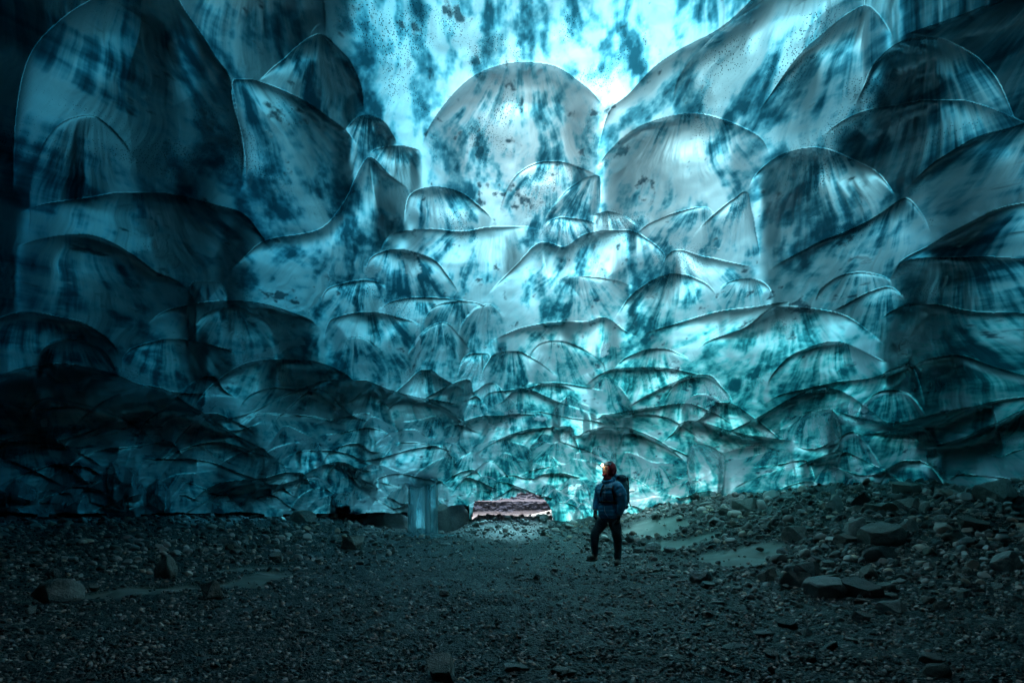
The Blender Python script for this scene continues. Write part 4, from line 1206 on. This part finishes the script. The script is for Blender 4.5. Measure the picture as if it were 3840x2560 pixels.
col_.tube(ringpts(Q(500, 392, .01), .085, .080, -.020, 13), [.040] * 13, 14, 5, (.08, .12))
col_.tube(ringpts(Q(520, 350, .03), .080, .078, -.055, 13), [.034, .034, .030, .026, .022, .026, .030, .036, .040, .042, .042, .040, .034], 14, 5, (.07, .12))
col_.tube([Q(590, 322, .0), Q(600, 350, .06), Q(560, 372, .10)], [.045, .05, .04], 14, 5, (.05, .1))
col_.obj("jacket_collar", M_JACKET, PERS, .0075, 2)
# zips, piping
def on_front(X, Y, out=.0):
    """point on the jacket's surface seen at crop pixel (X, Y)"""
    z = Q(0, Y)[2]; S_ = np.array(sorted(jt, key=lambda r: r[2]), float)
    cx, cy, w, d = [np.interp(z, S_[:, 2], S_[:, c]) for c in (0, 1, 3, 4)]
    best = None
    for t in np.linspace(0, 2 * math.pi, 241):
        ca, sa_ = math.cos(t), math.sin(t)
        ce = math.copysign(abs(ca) ** .85, ca); se = math.copysign(abs(sa_) ** .85, sa_)
        p = np.array([cx, cy, z]) + (w + out) * ce * sd_ + (d + out) * se * fr_
        if p[1] > cy + .03: continue
        e_ = abs(p[0] - Q(X, 0)[0])
        if best is None or e_ < best[0]: best = (e_, p)
    return best[1]
def trim(name, pts, r, mat, parent, out=.004):
    t = Shape(); t.tube([on_front(x, y, out) for x, y in pts], [r] * len(pts), 8, 4); return t.obj(name, mat, parent)
trim("zip", [(438, 440), (434, 500)], .004, M_SILVER, PERS)
trim("zip", [(402, 545), (405, 590), (414, 635)], .0045, M_SILVER, PERS)
trim("zip", [(436, 510), (426, 560), (434, 640)], .0055, M_SILVER, PERS)
trim("zip", [(422, 510), (414, 560), (420, 600)], .003, M_SILVER, PERS)
trim("zip", [(424, 725), (428, 790), (450, 835), (474, 872)], .004, M_SILVER, PERS)
trim("zip", [(530, 690), (540, 722)], .006, M_SILVER, PERS)
# round white badge on the sleeve
bc = Q(615, 566, -.20) + np.array([-.02, -.085, 0]); nrm_ = np.array([-.12, -.99, .05]); nrm_ /= np.linalg.norm(nrm_)
bx_ = np.cross([0, 0, 1.0], nrm_); bx_ /= np.linalg.norm(bx_); bz_ = np.cross(nrm_, bx_)
bd = Shape()
pts = [bc + bx_ * (.019 * math.cos(t)) + bz_ * (.019 * math.sin(t)) for t in np.linspace(0, 2 * math.pi, 17)]
bd.tube(pts, [.0028] * 17, 8, 3)
bd.tube([bc - bx_ * .008 - bz_ * .012, bc - bx_ * .006 + bz_ * .009, bc + bx_ * .007 + bz_ * .006, bc - bx_ * .002 - bz_ * .001, bc + bx_ * .010 - bz_ * .010], [.0024] * 5, 6, 3)
bd.obj("sleeve_badge", M_SILVER, PERS)

# ---- trousers
tp_ = Shape()
tp_.body([(Q(500,930)[0], 0, Q(0,930)[2], .15, .11), (Q(500,890)[0], 0, Q(0,890)[2], .165, .118), (Q(497,820)[0], 0, Q(0,820)[2], .155, .11)], sd_, fr_)
tp_.tube([Q(452, 890, .05), Q(395, 980, .06), Q(328, 1085, .05), Q(322, 1200, .07), Q(330, 1300, .09), Q(336, 1375, .10)], [.115, .098, .078, .070, .062, .056], 22, 6, (.045, .035), None, 1)
tp_.tube([Q(552, 890, -.05), Q(578, 1000, -.06), Q(600, 1110, -.05), Q(612, 1220, -.02), Q(616, 1320, .0), Q(613, 1420, .0)], [.115, .098, .080, .072, .062, .060], 22, 6, (.05, .035), None, 2)
tp_.obj("trousers", M_TROUSER, PERS, .008, 1)

# ---- boots
def boot(heel, toe, w=.044):
    bt_ = empty("boot"); bt_.parent = PERS
    heel, toe = np.array(heel), np.array(toe); d = toe - heel; L_ = np.linalg.norm(d[:2]); d = d / np.linalg.norm(d)
    up = np.array([0, 0, 1.0])
    u_ = Shape()
    u_.tube([heel + up * .03, heel + d * L_ * .4 + up * .034, heel + d * L_ * .75 + up * .026, toe - d * .02 + up * .022], [.045, .046, .042, .036], 16, 6)
    u_.tube([heel + up * .14 + d * .02, heel + up * .08 + d * .025, heel + up * .035 + d * .04], [.050, .050, .046], 16, 5, (.03, .04))
    o = u_.obj("boot_upper", M_BOOT, bt_, .007, 2)
    so = Shape(); so.tube([heel - d * .02 - up * .004, heel + d * L_ * .5 - up * .006, toe + d * .0 - up * .004], [.048, .046, .042], 16, 6, None, ((0, 0, 1), .42))
    so.obj("sole", M_SOLE, bt_)
    for k in (.35, .47, .59):
        l = Shape(); c = heel + d * L_ * k + up * (.088 - k * .03); sd2 = np.cross(d, up); sd2 /= np.linalg.norm(sd2)
        l.tube([c - sd2 * .028 - up * .008, c + up * .004, c + sd2 * .028 - up * .008], [.004] * 3, 6); l.obj("lace", M_STRAP, bt_)
    return bt_
zg = .018
boot(np.array([Q(345, 0)[0], .10, Q(0, 1432)[2]]), np.array([Q(205, 0)[0], .04, Q(0, 1430)[2]]))
boot(np.array([Q(622, 0)[0], .03, Q(0, 1475)[2]]), np.array([Q(568, 0)[0], -.17, Q(0, 1487)[2]]))

# ---- gloved hands: palm, four bent fingers, thumb
def glove(wr, hand, fdir, thumb, curl):
    """wr wrist, hand knuckle centre, fdir finger direction, thumb side direction, curl = direction the fingers bend to"""
    g = Shape()
    wr, hand = np.array(wr), np.array(hand); fdir = np.array(fdir) / np.linalg.norm(fdir); thumb = np.array(thumb) / np.linalg.norm(thumb); curl = np.array(curl) / np.linalg.norm(curl)
    g.tube([wr, (wr + hand) / 2, hand], [.038, .034, .028], 14, 5)
    g.tube([hand - thumb * .026, hand, hand + thumb * .026], [.020, .024, .020], 12, 5)
    for k, ln in zip((-1.5, -.5, .5, 1.5), (.056, .070, .074, .066)):
        b0 = hand + thumb * (k * .019)
        g.tube([b0, b0 + fdir * ln * .45, b0 + fdir * ln * .80 + curl * ln * .28, b0 + fdir * ln * .92 + curl * ln * .62], [.0115, .0112, .0105, .0095], 10, 5)
    t0 = wr + (hand - wr) * .35 + thumb * .022
    g.tube([t0, t0 + thumb * .026 + fdir * .024, t0 + thumb * .028 + fdir * .052 + curl * .012], [.0135, .0125, .0105], 10, 5)
    return g.obj("glove", M_GLOVE, PERS, .0045, 1)
glove(Q(600, 838, -.20), Q(584, 905, -.22), (-.25, -.1, -1), (-.9, -.4, .1), (-.5, .75, -.1))
glove(Q(338, 780, .11), Q(330, 845, .07), (-.10, -.1, -1), (-.55, -.85, 0), (.7, .4, -.1))

# ================================================================== headlamp
HL = empty("headlamp", tuple(np.array(PERS.location) + hp(.105, .0, .070)))
tag(HL, "lit headlamp on the hiker's forehead, glowing warm white", "headlamp")
def rel(p): return np.array(PERS.location) + np.array(p) - np.array(HL.location)
st = Shape()
for up_ in (.066, .078):
    st.tube([rel(hp(.104 - .083 * (1 - math.cos(t)), .096 * math.sin(t), up_)) for t in np.linspace(-1.3, 1.3, 9)], [.005] * 9, 6, 3)
st.obj("head_strap", M_STRAP, HL)
hs_ = Shape(); hs_.tube([rel(hp(.100, 0, .072)), rel(hp(.128, 0, .072))], [.024, .022], 14, 4); hs_.obj("lamp_housing", M_BLACK, HL)
m, nt, out = mat_new("lamp_lens_lit"); N = NT(nt); em_ = N.n("Emission"); em_.inputs[0].default_value = (1, .78, .48, 1); em_.inputs[1].default_value = 14
N.L(em_.outputs[0], out.inputs[0])
ln = Shape(); ln.ball(rel(hp(.130, 0, .072)), (.016, .016, .019), 2); ln.obj("lamp_lens", m, HL)
ld = bpy.data.lights.new("lamp_beam", 'SPOT'); lo_ = bpy.data.objects.new("lamp_beam", ld); COL.objects.link(lo_); lo_.parent = HL
lo_.location = rel(hp(.152, 0, .072)); ld.energy = .12; ld.color = (1, .8, .55); ld.spot_size = math.radians(100); ld.spot_blend = .8; ld.shadow_soft_size = .02
lo_.rotation_euler = Vector(tuple(-hf - np.array([0, 0, -.05]))).to_track_quat('Z', 'Y').to_euler()

# ================================================================== backpack
BP = empty("backpack", tuple(np.array(PERS.location) + Q(690, 560, .05)))
tag(BP, "dark teal hiking backpack worn by the hiker, with a blue side panel", "backpack")
OFF = Q(690, 560, .05)
def rq(X, Y, d): return Q(X, Y, d) - OFF
pk = Shape()
a = np.linspace(0, 2 * math.pi, 36, endpoint=False)
bs = [(742,.02,.075,.08),(730,.02,.115,.10),(680,.02,.145,.115),(600,.02,.150,.12),(520,.02,.150,.115),(450,.02,.140,.105),(400,.02,.12,.09)]
bk = -fr_
cen = lambda Y: rq(655 + (560 - Y) * -.02, Y, .06)
rings = []
for (Y, d_, w_, dd_) in bs:
    ce = np.sign(np.cos(a)) * np.abs(np.cos(a)) ** .7; se = np.sign(np.sin(a)) * np.abs(np.sin(a)) ** .7
    c_ = cen(Y) ; rings.append(c_ + np.outer(w_ * ce, sd_) * .95 + np.outer(dd_ * se, bk))
rr_ = np.array(rings)
# refine along height
tt = np.linspace(0, len(rings) - 1, 40); R2 = []
for t in tt:
    i0 = min(int(t), len(rings) - 2); f_ = t - i0; R2.append(rings[i0] * (1 - f_) + rings[i0 + 1] * f_ + .006 * np.sin(t * 5 + np.outer(np.arange(36), np.ones(3))))
pk.loft(R2)
pk.obj("pack_bag", M_PACK, BP, .008, 2)
lid = Shape(); lid.tube([rq(640, 395, -.06), rq(672, 368, .02), rq(700, 375, .10), rq(715, 400, .14)], [.07, .085, .08, .06], 20, 6, (.06, .12)); lid.obj("top_lid", M_PACK, BP, .008, 2)
sp_ = Shape(); sp_.tube([rq(742, 520, .02), rq(744, 600, .02), rq(742, 690, .03)], [.014, .020, .014], 12, 5); sp_.obj("side_panel", M_PACKB, BP)
for P_ in ([(655,520,-.10),(690,580,-.09),(715,640,-.04)], [(662,560,-.10),(690,620,-.09),(708,670,-.05)], [(700,470,-.06),(712,560,-.08),(722,650,-.04)], [(665,640,-.09),(700,655,-.08),(738,640,-.01)]):
    w_ = Shape(); w_.tube([rq(*p) for p in P_], [.0035] * 3, 6, 5); w_.obj("compression_strap", M_STRAP, BP)
pkt = Shape(); pkt.tube([rq(690, 700, -.05), rq(708, 725, -.03), rq(730, 735, .03)], [.045, .055, .04], 14, 5); pkt.obj("hip_pocket", M_PACK, BP, .008, 1)
lp = Shape(); lp.tube([rq(617, 372, .0), rq(617, 408, -.01)], [.009, .009], 8); lp.obj("haul_loop", M_SILVER, BP)
def bstrap(name, pts, r, mat):
    t = Shape(); t.tube([on_front(x, y, .010) - OFF for x, y in pts], [r] * len(pts), 8, 4, None, None); return t.obj(name, mat, BP)
bstrap("shoulder_strap", [(560, 430), (530, 470), (522, 520), (540, 600), (548, 640)], .014, M_BLACK)
bstrap("shoulder_strap", [(430, 440), (402, 480), (385, 540), (378, 600)], .011, M_BLACK)
bstrap("chest_strap", [(385, 545), (420, 500), (460, 485), (525, 492)], .007, M_STRAP)
bstrap("hip_belt", [(375, 668), (420, 664), (480, 668), (540, 672), (580, 690)], .020, M_BLACK)
bk_ = Shape(); bk_.ball(on_front(428, 664, .03) - OFF, (.020, .012, .016), 2); bk_.obj("buckle", M_BLACK, BP)

# ================================================================== trekking pole strapped to the pack
TP = empty("trekking_pole", tuple(np.array(PERS.location) + Q(770, 560, .06)))
tag(TP, "black trekking pole strapped upright to the back of the hiker's pack", "trekking pole")
O2 = Q(770, 560, .06)
def r2(X, Y, d=.06): return Q(X, Y, d) - O2
p = Shape(); p.tube([r2(764, 430), r2(772, 560), r2(776, 670)], [.010, .011, .009], 12, 4); p.obj("shaft", M_METAL, TP)
p = Shape(); p.tube([r2(757, 338), r2(760, 370), r2(764, 440)], [.005, .014, .013], 12, 4); p.obj("grip", M_BLACK, TP)
p = Shape(); p.tube([r2(776, 665), r2(795, 730), r2(816, 785)], [.009, .006, .004], 10, 4); p.obj("tip", M_METAL, TP)
p = Shape(); p.tube([r2(752, 490), r2(772, 486), r2(790, 500)], [.006] * 3, 8, 4); p.obj("strap", M_STRAP, TP)
